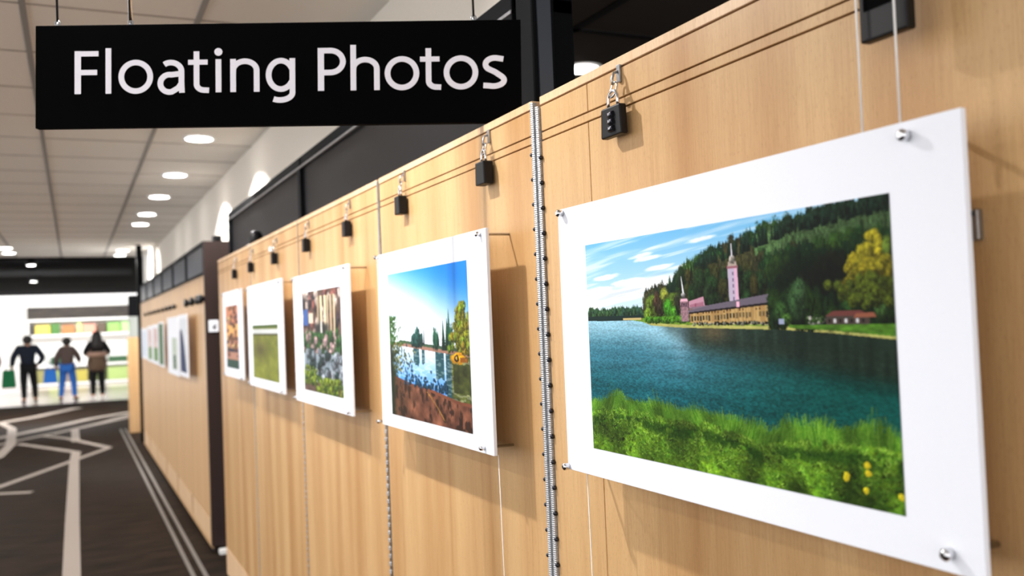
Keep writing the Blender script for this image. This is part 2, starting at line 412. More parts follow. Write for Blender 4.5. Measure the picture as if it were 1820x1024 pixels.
    c.put((V > .408) & (V < sh - .008) & (U > .75), col(74, 118, 34) * (.6 + .8 * n))
    # water
    wm = V > sh
    dv = np.clip((V - sh) / .37, 0, 1); dr = sm(.25, .95, U)
    near = col(144, 192, 212); mid = col(58, 118, 138); deep = col(20, 84, 94)
    wl = near * (1 - sm(0, .42, dv))[..., None] + mid * sm(0, .42, dv)[..., None]
    wl = wl * (1 - sm(.35, .9, dv))[..., None] + deep * sm(.35, .9, dv)[..., None]
    wr = col(6, 34, 28) * (1 - sm(.15, .6, dv))[..., None] + col(10, 72, 66) * sm(.15, .6, dv)[..., None]
    w = wl * (1 - dr)[..., None] + wr * dr[..., None]
    refl = (1 - sm(.16, .42, dv - .25 * (U - .6))) * sm(.30, .40, U - dv * .35)
    w = w * (1 - refl[..., None] * .85) + (col(30, 42, 32) * (.7 + .6 * vn(U, V, 90, 5, 61))[..., None]) * refl[..., None] * .85
    br = np.exp(-((U - .52) / .05) ** 2) * (1 - sm(.05, .22, dv)) * .5
    w = w * (1 - br[..., None]) + col(120, 92, 60) * br[..., None]
    sp = np.exp(-((U - .40) / .035) ** 2) * (1 - sm(.0, .7, dv)) * .35
    w = w * (1 - sp[..., None]) + col(150, 190, 214) * sp[..., None]
    rip = vn(U, V, 170, 250, 31) - .5; rip2 = fbm(U, V, 8, 50, 32, 3) - .5
    amp = (.5 + .9 * dv)
    w = np.clip(w * (1 + (rip * .42 + rip2 * .30) * amp)[..., None] * 1.0, 0, 1)
    c.put(wm, w)
    # grass bank: dark base, leafy cover, a fringe of blades along the water
    gl = c.line_y([(0, .765), (.061, .755), (.11, .742), (.206, .745), (.29, .752), (.366, .763), (.47, .75), (.563, .775), (.665, .803), (.70, .79), (.729, .772), (.803, .766), (.86, .755), (.911, .745), (1, .765)])
    g = V > gl + .012
    n1 = fbm(U, V, 60, 34, 51, 4); n2 = fbm(U, V, 26, 18, 52, 3)
    gc = (col(44, 96, 16) * (1 - n1[..., None]) + col(136, 186, 48) * n1[..., None]) * (.62 + .65 * n2[..., None])
    c.put(g, gc)
    pts = np.array([(0, .765), (.061, .755), (.11, .742), (.206, .745), (.29, .752), (.366, .763), (.47, .75), (.563, .775), (.665, .803), (.70, .79), (.729, .772), (.803, .766), (.86, .755), (.911, .745), (1, .765)])
    def gy(u): return np.interp(u, pts[:, 0], pts[:, 1])
    def patch(u, v, fx, fy, sd): return vn(np.array([[min(max(u, 0), .999)]]), np.array([[min(max(v, 0), .999)]]), fx, fy, sd)[0, 0]
    def blades(n, lo, hi_, hmul, bright):
        L = [(gy(u) + lo + (hi_ - lo) * q, u) for u, q in rs.rand(n, 2)]; L.sort()
        for v, u in L:
            k = rs.rand(); cc = np.clip((col(112, 156, 48) * k + col(44, 92, 18) * (1 - k)) * bright * (.65 + .7 * patch(u, v, 26, 20, 91)), 0, 1)
            h = (.012 + .036 * rs.rand()) * hmul * (.6 + .9 * patch(u, .5, 22, 2, 5)) * (1.7 if rs.rand() < .015 else 1)
            lean = (patch(u, v, 12, 8, 19) - .5) * .05
            c.stroke(u, v, lean + rs.uniform(-.008, .008), -h, 2.2, cc)
    blades(5200, .01, .06, 1.0, .92)
    clumps = [(gy(u) + .05 + (1.03 - gy(u) - .05) * q, u) for u, q in rs.rand(1500, 2)]; clumps.sort()
    for v, u in clumps:                                         # leafy clumps, near ones larger, each with bright tips over a dark hollow
        dep = np.clip((v - gy(u)) / .25, 0, 1); k = rs.rand(); pw = .46 + 1.0 * patch(u, v, 16, 11, 88)
        c.crown(u, v, .007 + .009 * dep, .012 + .014 * dep, np.clip(col(70 + 30 * k, 112 + 24 * k, 28) * pw, 0, 1), dark=.08, rough=.5)
        for q in range(7):
            cc = np.clip((col(134, 172, 62) if rs.rand() < .45 else col(78, 122, 34)) * pw * rs.uniform(.75, 1.15), 0, 1)
            c.stroke(u + rs.randn() * .006, v - .006 * rs.rand(), rs.uniform(-.012, .014) * (.6 + dep), -.010 * rs.rand() - .003, 2.4, cc)
    dk = sm(.06, .085, V - gl) * (1 - sm(.095, .14, V - gl)) * (fbm(U, V, 40, 20, 59, 3) > .46); c.put(dk * .6, col(14, 42, 6))
    dd = sm(.55, 1, U) * sm(.86, 1, V); c.put(dd * .22, col(20, 50, 10))
    hi = sm(.55, .75, fbm(U, V, 30, 16, 65, 3)) * (V > gl + .05); c.A = np.clip(c.A * (1 + hi * .25)[..., None], 0, 1)
    for (u, v) in ((.873, .915), (.923, .862), (.925, .888), (.993, .944), (.918, .943), (.875, .905)):
        c.crown(u, v, .0075, .012, col(236, 214, 40), dark=.8)
    g_ = c.A.mean(axis=2, keepdims=True); c.A = np.clip(g_ + (c.A - g_) * 1.0, 0, 1)
    return c.A

def paint_river():
    c = Canvas(460, 308, 5); U, V = c.U, c.V; rs = c.rs
    t = sm(0, .46, V + (1 - U) * .30 - .08)[..., None]
    c.A = col(30, 128, 226) * (1 - t) + col(232, 243, 252) * t
    c.put(np.exp(-((U - .12) / .07) ** 2 - ((V - .30 - .1 * (U - .1)) / .008) ** 2) * .5, col(120, 150, 190))
    # water mirrors the sky
    sh = c.line_y([(0, .49), (.2, .50), (.5, .52), (.75, .535), (1, .55)])
    t = np.clip((V - sh) / .3, 0, 1)[..., None]
    c.put(V > sh, col(220, 234, 248) * (1 - t) + col(46, 128, 218) * t)
    for (u0, u1, d) in ((.34, .42, .10), (.45, .49, .09), (.62, .72, .16), (.74, 1, .36)):
        c.put((U > u0) & (U < u1 + 0 * V) & (V > sh) & (V < sh + d + .03 * vn(U, V, 60, 3, 5)), col(36, 76, 84))
    c.put((U > .80) & (V > sh) & (V < sh + .34), col(84, 92, 40) * (.6 + .7 * vn(U, V, 30, 60, 9))[..., None])
    c.put(((V > sh) * .25 * (vn(U, V, 30, 110, 8) > .6)), col(255, 255, 255))
    c.put((V > sh - .012) & (V < sh + .012), col(150, 112, 96))
    c.put((V > sh - .03) & (V < sh - .010) & (U > .15), col(60, 84, 62))
    for i in range(120):
        u = rs.uniform(.33, .46); c.crown(u, .45 + .04 * rs.rand(), .018, .03, col(40, 84, 78))
    c.crown(.40, .43, .035, .055, col(40, 90, 84)); c.crown(.485, .43, .010, .07, col(40, 80, 90), conifer=True)
    for (u, w, h) in ((.62, .032, .075), (.645, .03, .06), (.72, .026, .095), (.765, .034, .10), (.785, .026, .13), (.81, .03, .08)):
        c.crown(u, .53 - h, w, h, col(34, 84, 62), conifer=h > .09)
    for i in range(220):
        a = rs.rand(); v = .26 + a * .27; u = .93 + rs.randn() * (.012 + .055 * a)
        c.crown(u, v, .022, .030, col(120 + 40 * rs.rand(), 132 + 30 * rs.rand(), 40), dark=.35)
    # yellow kayak trailer by the water
    c.crown(.88, .572, .085, .040, col(246, 170, 20), rough=.15, dark=.75)
    c.crown(.86, .572, .026, .026, col(70, 34, 20), rough=.1); c.crown(.86, .572, .013, .013, col(246, 200, 90), rough=.1)
    for k in range(4): c.quad([(.90 + k * .02, .565), (.915 + k * .02, .565), (.915 + k * .02, .595), (.90 + k * .02, .595)], col(120, 60, 20))
    c.put((V > .61) & (V < .78) & (U > .82), col(60, 66, 30) * (.5 + 1.0 * fbm(U, V, 20, 30, 3, 3))[..., None])
    # rooty bank
    gl = c.line_y([(0, .70), (.12, .73), (.3, .76), (.5, .77), (.7, .80), (.85, .825), (1, .83)])
    n = fbm(U, V, 14, 14, 12, 4)[..., None]
    c.put(V > gl, col(52, 30, 22) * (1 - n) + col(176, 112, 84) * n)
    c.put((V > gl) * (1 - sm(.36, .54, fbm(U, V, 34, 20, 17, 4))) * .75, col(30, 20, 14))
    c.put((V > gl) & (V < gl + .02), col(120, 70, 50))
    for k in range(9): c.stroke(.50 + k * .004, .80 + k * .003, .22, .14, 4, col(196, 140, 60) * rs.uniform(.6, 1))
    c.put((V > gl) * sm(.5, 0, U) * .35, col(30, 30, 14))
    # leafy twigs on the left
    for i in range(420):
        a = rs.rand(); v = .30 + a * .42; u = abs(rs.randn()) * (.03 + .09 * np.exp(-((v - .58) / .10) ** 2) + .02)
        c.crown(u, v, .009, .011, col(60, 110, 40) if v < .5 else col(54, 74, 30) if rs.rand() < .7 else col(150, 150, 70))
    c.put(sm(.10, .02, U + .05 * (fbm(U, V, 20, 30, 44, 3) - .5)) * sm(.45, .6, V), col(26, 36, 18))
    for i in range(190):
        u = rs.uniform(.2, .75); v = .77 + .05 * (u - .3) - abs(rs.randn()) * .035 * (1 + 2 * np.exp(-((u - .27) / .05) ** 2))
        c.crown(u, v, .010, .012, col(28, 70, 96))
    return c.A

def paint_garden():
    c = Canvas(300, 200, 8); U, V = c.U, c.V; rs = c.rs
    n = fbm(U, V, 8, 8, 2, 4)[..., None]; c.A = col(60, 52, 46) * (1 - n) + col(130, 96, 84) * n
    for i in range(60):
        c.crown(rs.rand(), rs.uniform(.02, .35), .05, .06, [col(150, 92, 84), col(80, 60, 70), col(210, 190, 180), col(60, 54, 60)][rs.randint(4)])
    c.quad([(.02, .18), (.16, .18), (.16, .34), (.02, .34)], col(60, 90, 150)); c.quad([(.18, .22), (.3, .22), (.3, .32), (.18, .32)], col(200, 190, 170))
    for u in (.42, .5, .6, .66, .74, .82): c.quad([(u, .06), (u + .045, .06), (u + .035, .50), (u + .01, .50)], col(214, 196, 160) * rs.uniform(.75, 1.1))
    c.put(sm(.3, .36, V) * sm(.24, .1, np.abs(U - .52)) * (V < .6) * .85, col(26, 28, 30))
    c.quad([(.50, .3), (.53, .3), (.55, .66), (.49, .66)], col(206, 206, 200))
    for i in range(160):
        c.crown(rs.uniform(0, 1), rs.uniform(.42, .7), .05, .05, col(50, 90, 44) if rs.rand() < .7 else col(180, 150, 150), dark=.3)
    n = fbm(U, V, 9, 9, 22, 4)[..., None]
    c.put((V > .62) & (V < .9), col(70, 86, 96) * (1 - n) + col(190, 200, 210) * n)
    for i in range(60): c.crown(rs.uniform(.05, 1), rs.uniform(.60, .86), .06, .05, [col(120, 130, 140), col(40, 60, 60), col(168, 176, 186)][rs.randint(3)], dark=.3)
    for i in range(160):
        u = rs.rand(); c.crown(u, .86 + rs.rand() * .16 + .05 * (u < .35) * -2, .04, .03, col(120, 140, 40) if rs.rand() < .7 else col(70, 100, 30))
    return c.A
def paint_field():
    c = Canvas(240, 110, 9); U, V = c.U, c.V
    n = fbm(U, V, 5, 6, 2, 4)[..., None]
    c.A = col(84, 90, 30) * (1 - n) + col(150, 156, 60) * n
    c.put(V < .06, col(70, 90, 40)); c.put((V > .08) & (V < .16), col(196, 200, 200)); c.put((V > .16) & (V < .20), col(70, 70, 30))
    d = np.exp(-((U - .3) / .25) ** 2 - ((V - .45) / .18) ** 2); c.put(d * .7, col(70, 60, 36))
    return c.A
def paint_sunset():
    c = Canvas(200, 150, 10); U, V = c.U, c.V
    for v0, v1, cc in ((0, .3, (196, 130, 96)), (.3, .5, (222, 168, 100)), (.5, .56, (110, 70, 50)), (.56, .68, (176, 124, 96)), (.68, .74, (40, 40, 60)), (.74, .86, (176, 130, 110)), (.86, 1.01, (40, 70, 60))):
        c.put((V >= v0) & (V < v1), col(*cc))
    for i in range(40): c.crown(c.rs.rand(), c.rs.uniform(0, .8), .12, .04, [col(150, 90, 70), col(236, 190, 130), col(90, 60, 60)][c.rs.randint(3)])
    return c.A
def paint_small(kind):
    c = Canvas(90, 60, kind + 20); U, V = c.U, c.V
    n = fbm(U, V, 6, 6, kind, 3)[..., None]
    if kind == 0: c.A = col(206, 216, 206) * (1 - n) + col(180, 196, 176) * n; c.put((V > .55) & (U > .25) & (U < .7), col(54, 84, 70))
    elif kind == 1: c.A = col(222, 228, 236) + 0 * n; c.put(V > .2 + 1.6 * (U - .2) ** 2, col(28, 48, 88))
    elif kind == 2: c.A = col(36, 84, 52) * (1 - n) + col(90, 130, 70) * n
    elif kind == 3: c.A = col(190, 150, 150) * (1 - n) + col(236, 226, 220) * n; c.put(V > .6, col(96, 140, 70))
    else: c.A = col(190, 210, 236) * (1 - n) + col(236, 240, 246) * n
    return c.A

def picture(name, A, y0, y1, z0, z1, x, parent):
    """printed picture: y0 is its left edge as seen from the aisle (far end), y1 the right edge"""
    H, W = A.shape[:2]
    ys = np.linspace(y0, y1, W); zs = np.linspace(z1, z0, H)
    co = np.empty((H, W, 3), np.float32); co[..., 0] = x; co[..., 1] = ys[None, :]; co[..., 2] = zs[:, None]
    idx = np.arange(H * W).reshape(H, W)
    q = np.stack([idx[:-1, :-1], idx[1:, :-1], idx[1:, 1:], idx[:-1, 1:]], -1).reshape(-1, 4)
    me = bpy.data.meshes.new(name)
    me.vertices.add(H * W); me.vertices.foreach_set('co', co.ravel())
    me.loops.add(q.size); me.loops.foreach_set('vertex_index', q.ravel().astype(np.int32))
    me.polygons.add(len(q)); me.polygons.foreach_set('loop_start', np.arange(0, q.size, 4, dtype=np.int32))
    me.update(calc_edges=True)
    at = me.color_attributes.new('ink', 'FLOAT_COLOR', 'POINT')
    lin = np.clip(A, 0, 1); lin = np.where(lin <= .04045, lin / 12.92, ((lin + .055) / 1.055) ** 2.4)
    rgba = np.ones((H, W, 4), np.float32); rgba[..., :3] = lin
    at.data.foreach_set('color', rgba.ravel())
    me.materials.append(M['ink'])
    o = bpy.data.objects.new(name, me); C.objects.link(o); lift(o, parent); return o

# ------------------------------------------------------------------ the room
XF = .89          # face of the display cabinets
ZC = 2.95         # ceiling
XW = 1.19         # pale wall above the cabinets

def ribbon(mb, pts, w, z=.0025):
    """flat inlaid stripe following pts"""
    P = [Vector((x, y, 0)) for x, y in pts]; L = []; R = []
    for i, p in enumerate(P):
        d = (P[min(i + 1, len(P) - 1)] - P[max(i - 1, 0)]).normalized(); n = Vector((-d.y, d.x, 0)) * w / 2
        L.append(p + n); R.append(p - n)
    for i in range(len(P) - 1):
        mb.poly([(L[i].x, L[i].y, z), (R[i].x, R[i].y, z), (R[i + 1].x, R[i + 1].y, z), (L[i + 1].x, L[i + 1].y, z)])

mb = MB(); mb.use(M['carpet']).box(-7, 7, -3, 24.6, -.1, 0)
mb.use(M['stripe'])
ribbon(mb, [(-.05, 5.6), (-.045, 9), (-.025, 13.4), (.0, 14.4)], .115)
ribbon(mb, [(-1.6, 10.0), (-.766, 11.75), (.43, 14.60)], .10, .0029)
ribbon(mb, [(.43, 14.60), (.033, 15.9), (-.12, 16.4), (-.52, 17.25)], .11, .0031)
ribbon(mb, [(.03, 14.35), (-.35, 15.2), (-.80, 16.2)], .12, .0027)
ribbon(mb, [(0, 15.8), (-.01, 17.8)], .12, .0033)
ribbon(mb, [(-1.4, 11.4), (-.73, 11.22), (-.43, 11.1)], .12, .0035)
ribbon(mb, [(-2.4, 18.6), (-1.31, 20.4), (-.76, 21.2), (.05, 23.0)], .26, .0037)
ribbon(mb, [(-2.0, 15.9), (-1.12, 17.4), (-.31, 18.7), (.26, 19.8), (1.1, 20.8)], .22, .0039)
ribbon(mb, [(-1.6, 15.3), (-.82, 16.7), (.05, 17.95), (.97, 19.5)], .12, .0041)
ribbon(mb, [(-.35, 17.3), (.45, 18.8), (1.1, 20.3)], .12, .0043)
ribbon(mb, [(-1.3, 13.2), (-.97, 14.6), (-.90, 16.1), (-1.02, 18.9), (-1.3, 20.4)], .14, .0045)
struct(mb.obj('floor'))
mb = MB(); mb.box(-7, 7, 24.7, 36, -.1, .0); struct(mb.obj('floor_shop', M['pale_floor']))
mb = MB(); mb.box(-7, 7, 24.56, 24.74, -.09, .006); struct(mb.obj('trim_3', M['thresh']))
for k, (x, nm) in enumerate(((.69, 'trim_1'), (.765, 'trim_2'))):
    mb = MB(); mb.box(x - .014, x + .014, 5.5, 17.2, .0006, .005); struct(mb.obj(nm, M['track']))

# light tiled ceiling with its grid (the pattern is in the mesh)
mb = MB(); mb.use(M['tile']).box(-2.2, XW + .01, -3, 17.3, ZC, ZC + .1)
mb.use(M['tgridw'])
y = -2.86
while y < 17.2: mb.box(-2.2, XW, y - .007, y + .007, ZC - .003, ZC + .001); y += .69
mb.use(M['tgrid'])
for x in (-2.13, -1.45, -.81, -.15, .505): mb.box(x - .012, x + .012, -3, 17.3, ZC - .006, ZC + .001)
struct(mb.obj('ceiling'))
# brown ceiling of the dim room behind the cabinets
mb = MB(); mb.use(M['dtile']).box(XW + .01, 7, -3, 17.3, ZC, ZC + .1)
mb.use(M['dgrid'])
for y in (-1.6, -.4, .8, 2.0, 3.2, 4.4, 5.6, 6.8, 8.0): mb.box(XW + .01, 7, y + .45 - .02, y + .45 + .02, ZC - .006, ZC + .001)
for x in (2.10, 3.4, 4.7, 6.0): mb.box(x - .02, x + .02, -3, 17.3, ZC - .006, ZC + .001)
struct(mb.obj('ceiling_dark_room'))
# black open ceiling and bulkhead at the far end
mb = MB(); mb.use(M['blk']).box(-7, 7, 17.3, 34.3, ZC + .02, ZC + .12).box(-7, 7, 17.3, 17.4, ZC - .03, ZC + .1)
struct(mb.obj('ceiling_far'))
mb = MB(); mb.box(-4, 1.1, 20.0, 20.12, 2.80, 2.90); tag(mb.obj('ceiling_beam', M['beam'], loc=(0, 20.06, 2.97)), 'dark grey beam across the black ceiling, the nearer one', 'beam', 'beams under the black ceiling')
mb = MB(); mb.box(-4, 1.5, 26.0, 26.14, 2.72, 2.80); tag(mb.obj('ceiling_beam', M['beam'], loc=(0, 26.07, 2.97)), 'thin grey beam across the black ceiling nearest the shop wall', 'beam', 'beams under the black ceiling')

struct(MB().box(XW, XW + .07, 2.34, 15.2, 0, ZC).obj('wall_right', M['wall']))
struct(MB().box(1.12, 1.6, 15.2, 17.2, 0, ZC).obj('wall_right_column', M['wallw']))
struct(MB().box(-7, 7, 34.2, 34.4, 0, 2.90).obj('wall_far', M['wallw']))
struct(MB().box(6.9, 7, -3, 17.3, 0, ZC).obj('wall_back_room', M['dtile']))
struct(MB().box(XW - .02, XW, 2.4, 15.1, .0, .10).obj('baseboard_right', M['rim']))

# ------------------------------------------------------------------ display cabinets, near row
def cabinet(y0, y1, label, seam=None, ztop=2.105):
    yc = (y0 + y1) / 2
    t = thing('display_cabinet', label, 'cabinet', (1.0, yc, 0), 'beech display cabinets along the aisle')
    g = .0012
    lift(MB().box(.906, 1.11, y0 + .004, y1 - .004, .0, 2.08).obj('carcass', M['carcass']), t)
    segs = [(y0, y1)] if seam is None else [(y0, seam), (seam, y1)]
    for a, b in segs:
        lift(MB().box(XF, .9055, a + g, b - g, .202, 2.0115, .0008, 1).obj('front_board', M['beech']), t)
        lift(MB().box(XF, .9055, a + g, b - g, 2.0325, 2.0845, .0008, 1).obj('upper_board', M['beech']), t)
    lift(MB().box(XF + .0005, .9055, y0 + g, y1 - g, 2.0145, 2.0300, .0008, 1).obj('hanging_rail', M['beech']), t)
    lift(MB().box(XF - .001, 1.13, y0 + .0004, y1 - .0004, 2.0875, ztop, .001, 1).obj('top_trim', M['beech_edge']), t)
    lift(MB().box(XF - .001, .9055, y0 + g, y1 - g, .02, .198, .0008, 1).obj('plinth_board', M['beech_edge']), t)
    return t
cabinet(.50, 1.706, 'beech display cabinet nearest the camera, behind the large lake print', seam=1.511)
cabinet(1.742, 2.832, 'beech display cabinet behind the river print, beside the full-height steel hinge')
cabinet(2.858, 4.015, 'beech display cabinet behind the rocky garden print')
cabinet(4.025, 5.215, 'beech display cabinet behind the mown field print')
cabinet(5.225, 6.47, 'last beech display cabinet of the near row, behind the sunset print')

# steel hinge with knurled leaves between the first two cabinets
def leaf(y0, y1, z0, z1, parent):
    mb = MB(); n = int((z1 - z0) / .0022)
    # ridged strip: a zigzag profile up the leaf
    bm = mb.bm; rows = []
    for i in range(n + 1):
        z = z0 + (z1 - z0) * i / n; x = XF - (.0060 if i % 2 else .0050)
        e = .0003 if i % 2 else 0
        rows.append([bm.verts.new(p) for p in ((XF + .004, y0 - e, z), (x, y0 - e, z), (x - .002, (y0 + y1) / 2, z), (x, y1 + e, z), (XF + .004, y1 + e, z))])
    for A, B in zip(rows, rows[1:]):
        for k in range(4): bm.faces.new((A[k], A[k + 1], B[k + 1], B[k]))
        bm.faces.new((A[4], A[0], B[0], B[4]))
    bm.faces.new(rows[0]); bm.faces.new(rows[-1][::-1])
    return lift(mb.obj('leaf', M['galv']), parent)
hz = thing('piano_hinge', 'full-height ridged steel hinge studded with screws beside the large lake print', 'hinge', (XF, 1.724, 1.0))
leaf(1.7295, 1.7415, .1, 2.098, hz); leaf(1.7065, 1.7185, .1, 2.085, hz)
lift(MB().tube([(XF + .004, 1.724, .1), (XF + .004, 1.724, 2.07)], .004, 10).obj('pivot_rod', M['steel']), hz)
sc = None
for k in range(36):
    for yy, s in ((1.7435, 1), (1.7045, -1)):
        z = .14 + k * .0525 + (.012 if s > 0 else 0)
        if sc is None:
            sc = MB().lathe([(.0046, 0), (.0050, -.003), (.0040, -.0065), (.0018, -.008)], 'x', (0, 0, 0), 10).obj('screw', M['screw'])
            o = sc
        else: o = sc.copy(); C.objects.link(o)
        o.parent = hz; o.location = Vector((XF - .0005, yy, z)) - hz.location

# slim hinge strips in the other gaps
def strip(yc, w, label):
    t = thing('hinge_strip', label, 'hinge', (XF, yc, 1.0), 'slim hinge strips between the cabinets')
    lift(MB().box(XF - .002, XF + .01, yc - w / 2, yc + w / 2, .05, 2.10).obj('strip', M['steel']), t)
    mb = MB()
    for k in range(50):
        z = .2 + k * .0245
        mb.box(XF - .005, XF - .001, yc - w * .38, yc + w * .38, z - .006, z + .006, .001, 1)
    lift(mb.obj('knuckle_row', M['galv']), t)
    return t
strip(2.845, .018, 'slim grey metal strip in the gap left of the river print')
strip(4.020, .008, 'slim dotted metal strip in the gap behind the garden print')
strip(5.220, .008, 'slim dotted metal strip in the gap behind the mown field print')

# ------------------------------------------------------------------ prints
def pin(x, y, z, ln=.024, r=.0045, parent=None, mt='chrome'):
    o = MB().lathe([(r * .6, XF - x - .001), (r * .6, ln * .5), (r, ln * .45), (r * 1.1, .002), (r * .9, 0), (r * .5, -.0015)], 'x', (0, 0, 0), 14).obj('standoff_pin', M[mt])
    o.location = (x, y, z); return lift(o, parent)

def make_print(yl, yr, z0, z1, inner, A, label, pins=True, group='white-mounted prints floating off the near cabinets', xb=.8225, big=False):
    t = thing('mounted_print', label, 'photo print', (xb, (yl + yr) / 2, z0), group)
    lift(MB().box(xb - .004, xb + .004, yr, yl, z0, z1, .0006, 1).obj('mount_board', M['board']), t)
    picture('picture', A, inner[0], inner[1], inner[2], inner[3], xb - .0046, t)
    if pins:
        for (py, pz) in pins: pin(xb - .016, py, pz, parent=t, r=.0062 if big else .0055)
    return t
P1 = paint_lake()
lake = make_print(1.5155, .6485, 1.3655, 1.844, (1.418, .744, 1.4145, 1.770), P1,
           'large white-mounted print of a green lake below a wooded hill and towered hall',
           [(1.497, 1.836), (.715, 1.828), (1.512, 1.371), (.688, 1.386)], big=True)
river = make_print(2.651, 1.850, 1.349, 1.846, (2.555, 1.964, 1.386, 1.784), paint_river(),
           'white-mounted print of a river under blue sky with a yellow kayak at its right',
           [(1.88, 1.835), (2.640, 1.84), (2.665, 1.356), (1.90, 1.362)])
make_print(3.82, 2.975, 1.345, 1.845, (3.66, 3.08, 1.397, 1.776), paint_garden(),
           'white-mounted print of a rocky garden with pale columns, left of the river print',
           [(3.0, 1.833), (3.79, 1.836), (3.82, 1.356), (3.0, 1.357)])
make_print(4.93, 4.055, 1.353, 1.857, (4.80, 4.157, 1.398, 1.658), paint_field(),
           'white-mounted print of an olive mown field with a wide blank top margin',
           [(4.08, 1.84), (4.90, 1.84), (4.90, 1.365), (4.08, 1.365)])
make_print(5.80, 5.105, 1.367, 1.860, (5.69, 5.25, 1.42, 1.776), paint_sunset(),
           'white-mounted narrow print of an orange sunset shore, last on the near row',
           [(5.13, 1.85), (5.77, 1.85), (5.77, 1.378), (5.13, 1.378)])

def cord(pts, parent, r=.0011): lift(MB().tube(pts, r, 6).obj('hanging_cord', M['cord']), parent)
cord([(.834, 1.473, 1.366), (.838, 1.473, .95), (.842, 1.473, .30), (.889, 1.473, .26)], lake, .0010)
cord([(.834, 1.862, 1.349), (.838, 1.862, .95), (.842, 1.862, .30), (.889, 1.862, .26)], river, .0010)
cord([(.8285, .787, 1.846), (.8285, .787, 2.045), (.889, .787, 2.075)], lake, .0013)
cord([(.8285, .733, 1.846), (.8285, .733, 2.045), (.889, .733, 2.075)], lake, .0013)

# metal bracket on the wood right of the lake print
t = thing('wall_bracket', 'small grey metal bracket on the wood at the right edge of the lake print', 'bracket', (XF, .683, 1.73))
lift(MB().box(.880, XF - .0002, .684, .712, 1.712, 1.746, .002, 2).obj('plate', M['steel']), t)
lift(MB().lathe([(.003, 0), (.003, -.002), (.0015, -.003)], 'x', (.880, .690, 1.741), 8).obj('rivet', M['screw']), t)

# ------------------------------------------------------------------ padlocks on the hanging rail
def padlock(w, h, th, dials, loc, label):
    t = thing('padlock', label, 'padlock', loc, 'black padlocks on the hanging rail')
    # body: slightly wider at the bottom, softened edges; origin at the hook on the rail
    bm = MB(); ztop = -.052; zb = ztop - h; cx = -.018
    bm.box(cx - th / 2, cx + th / 2, -w / 2, w / 2, zb, ztop, .0035, 3)
    for v in bm.bm.verts:
        f = 1 + .10 * (ztop - v.co.z) / h; v.co.y *= f
    b = bm.obj('body', M['black'], t)
    sh = MB()
    pts = [(cx, -w * .25, ztop - .004), (cx, -w * .25, ztop + .012)]
    for k in range(9):
        a = PI * k / 8; pts.append((cx, -w * .25 * math.cos(a), ztop + .012 + .016 * math.sin(a)))
    pts.append((cx, w * .25, ztop - .004))
    sh.tube(pts, .0030, 8).obj('shackle', M['chrome'], t)
    rg = MB(); n = 14
    rg.tube([(cx + .002 + .004 * math.sin(2 * PI * k / n), .010 * math.cos(2 * PI * k / n), -.022 + .014 * math.sin(2 * PI * k / n)) for k in range(n)], .0020, 6, closed=True)
    rg.obj('ring', M['chrome'], t)
    hk = MB(); hk.box(-.006, .0, -.005, .005, -.008, .024, .0015, 2)
    hk.tube([(-.004, 0, .012), (-.014, 0, .008), (-.018, 0, -.004), (-.017, 0, -.014)], .0026, 8)
    hk.obj('hook', M['steel'], t)
    if dials:
        for k in range(3):
            z = ztop - .016 - k * .0125
            d = MB(); d.lathe([(.0052, -.013), (.0058, -.0125), (.0058, .0015), (.0052, .002)], 'y', (cx - th / 2 - .0005, 0, z), 16)
            o = d.obj('number_dial', M['screw'], b)
            m_ = MB(); m_.box(cx - th / 2 - .0068, cx - th / 2 - .0058, -.008, -.0075, z - .002, z + .002).box(cx - th / 2 - .0068, cx - th / 2 - .0058, -.0045, -.0035, z - .002, z + .002)
            m_.obj('dial_mark', M['letter'], o)
    return t
padlock(.062, .054, .016, True, (XF, 1.392, 2.066), 'black combination padlock on the near cabinet, above the lake print')
p0 = padlock(.048, .054, .026, False, (XF, 1.965, 2.064), 'black padlock above the right part of the river print')
for y, z, lb in ((2.575, 2.066, 'black padlock near the left end of the river print cabinet'),
                 (3.17, 2.058, 'black padlock above the right part of the garden print'),
                 (3.80, 2.055, 'black padlock above the left edge of the garden print'),
                 (4.47, 2.050, 'black padlock with a pale tag above the mown field print'),
                 (5.12, 2.050, 'black padlock just right of the last one on the near row'),
                 (5.68, 2.046, 'black padlock farthest along the near row, above the sunset print')):
    dup(p0, (XF, y, z), lb).scale = (1, .85 if y < 3 else .72, 1)
tg = MB().box(.856, .866, 4.462, 4.51, 2.004, 2.030, .003, 2)
tag(tg.obj('key_tag', M['rim'], loc=(.861, 4.49, 2.02)), 'small white tag on the padlock above the mown field print', 'tag')
# the larger black box hung by the big print
t = thing('lock_box', 'larger black box hung above the right side of the lake print', 'box', (XF, .75, 1.95))
b = MB().box(.8345, .850, .722, .790, 1.950, 2.052, .003, 3).obj('body', M['black']); lift(b, t)
lift(MB().box(.8335, .8346, .728, .782, 1.985, 2.046, .0004, 1).obj('face_plate', M['blackmat']), t)
lift(MB().box(.8330, .8336, .752, .757, 2.000, 2.0015).box(.8330, .8336, .744, .750, 2.000, 2.0015).obj('marking', M['rim']), t)

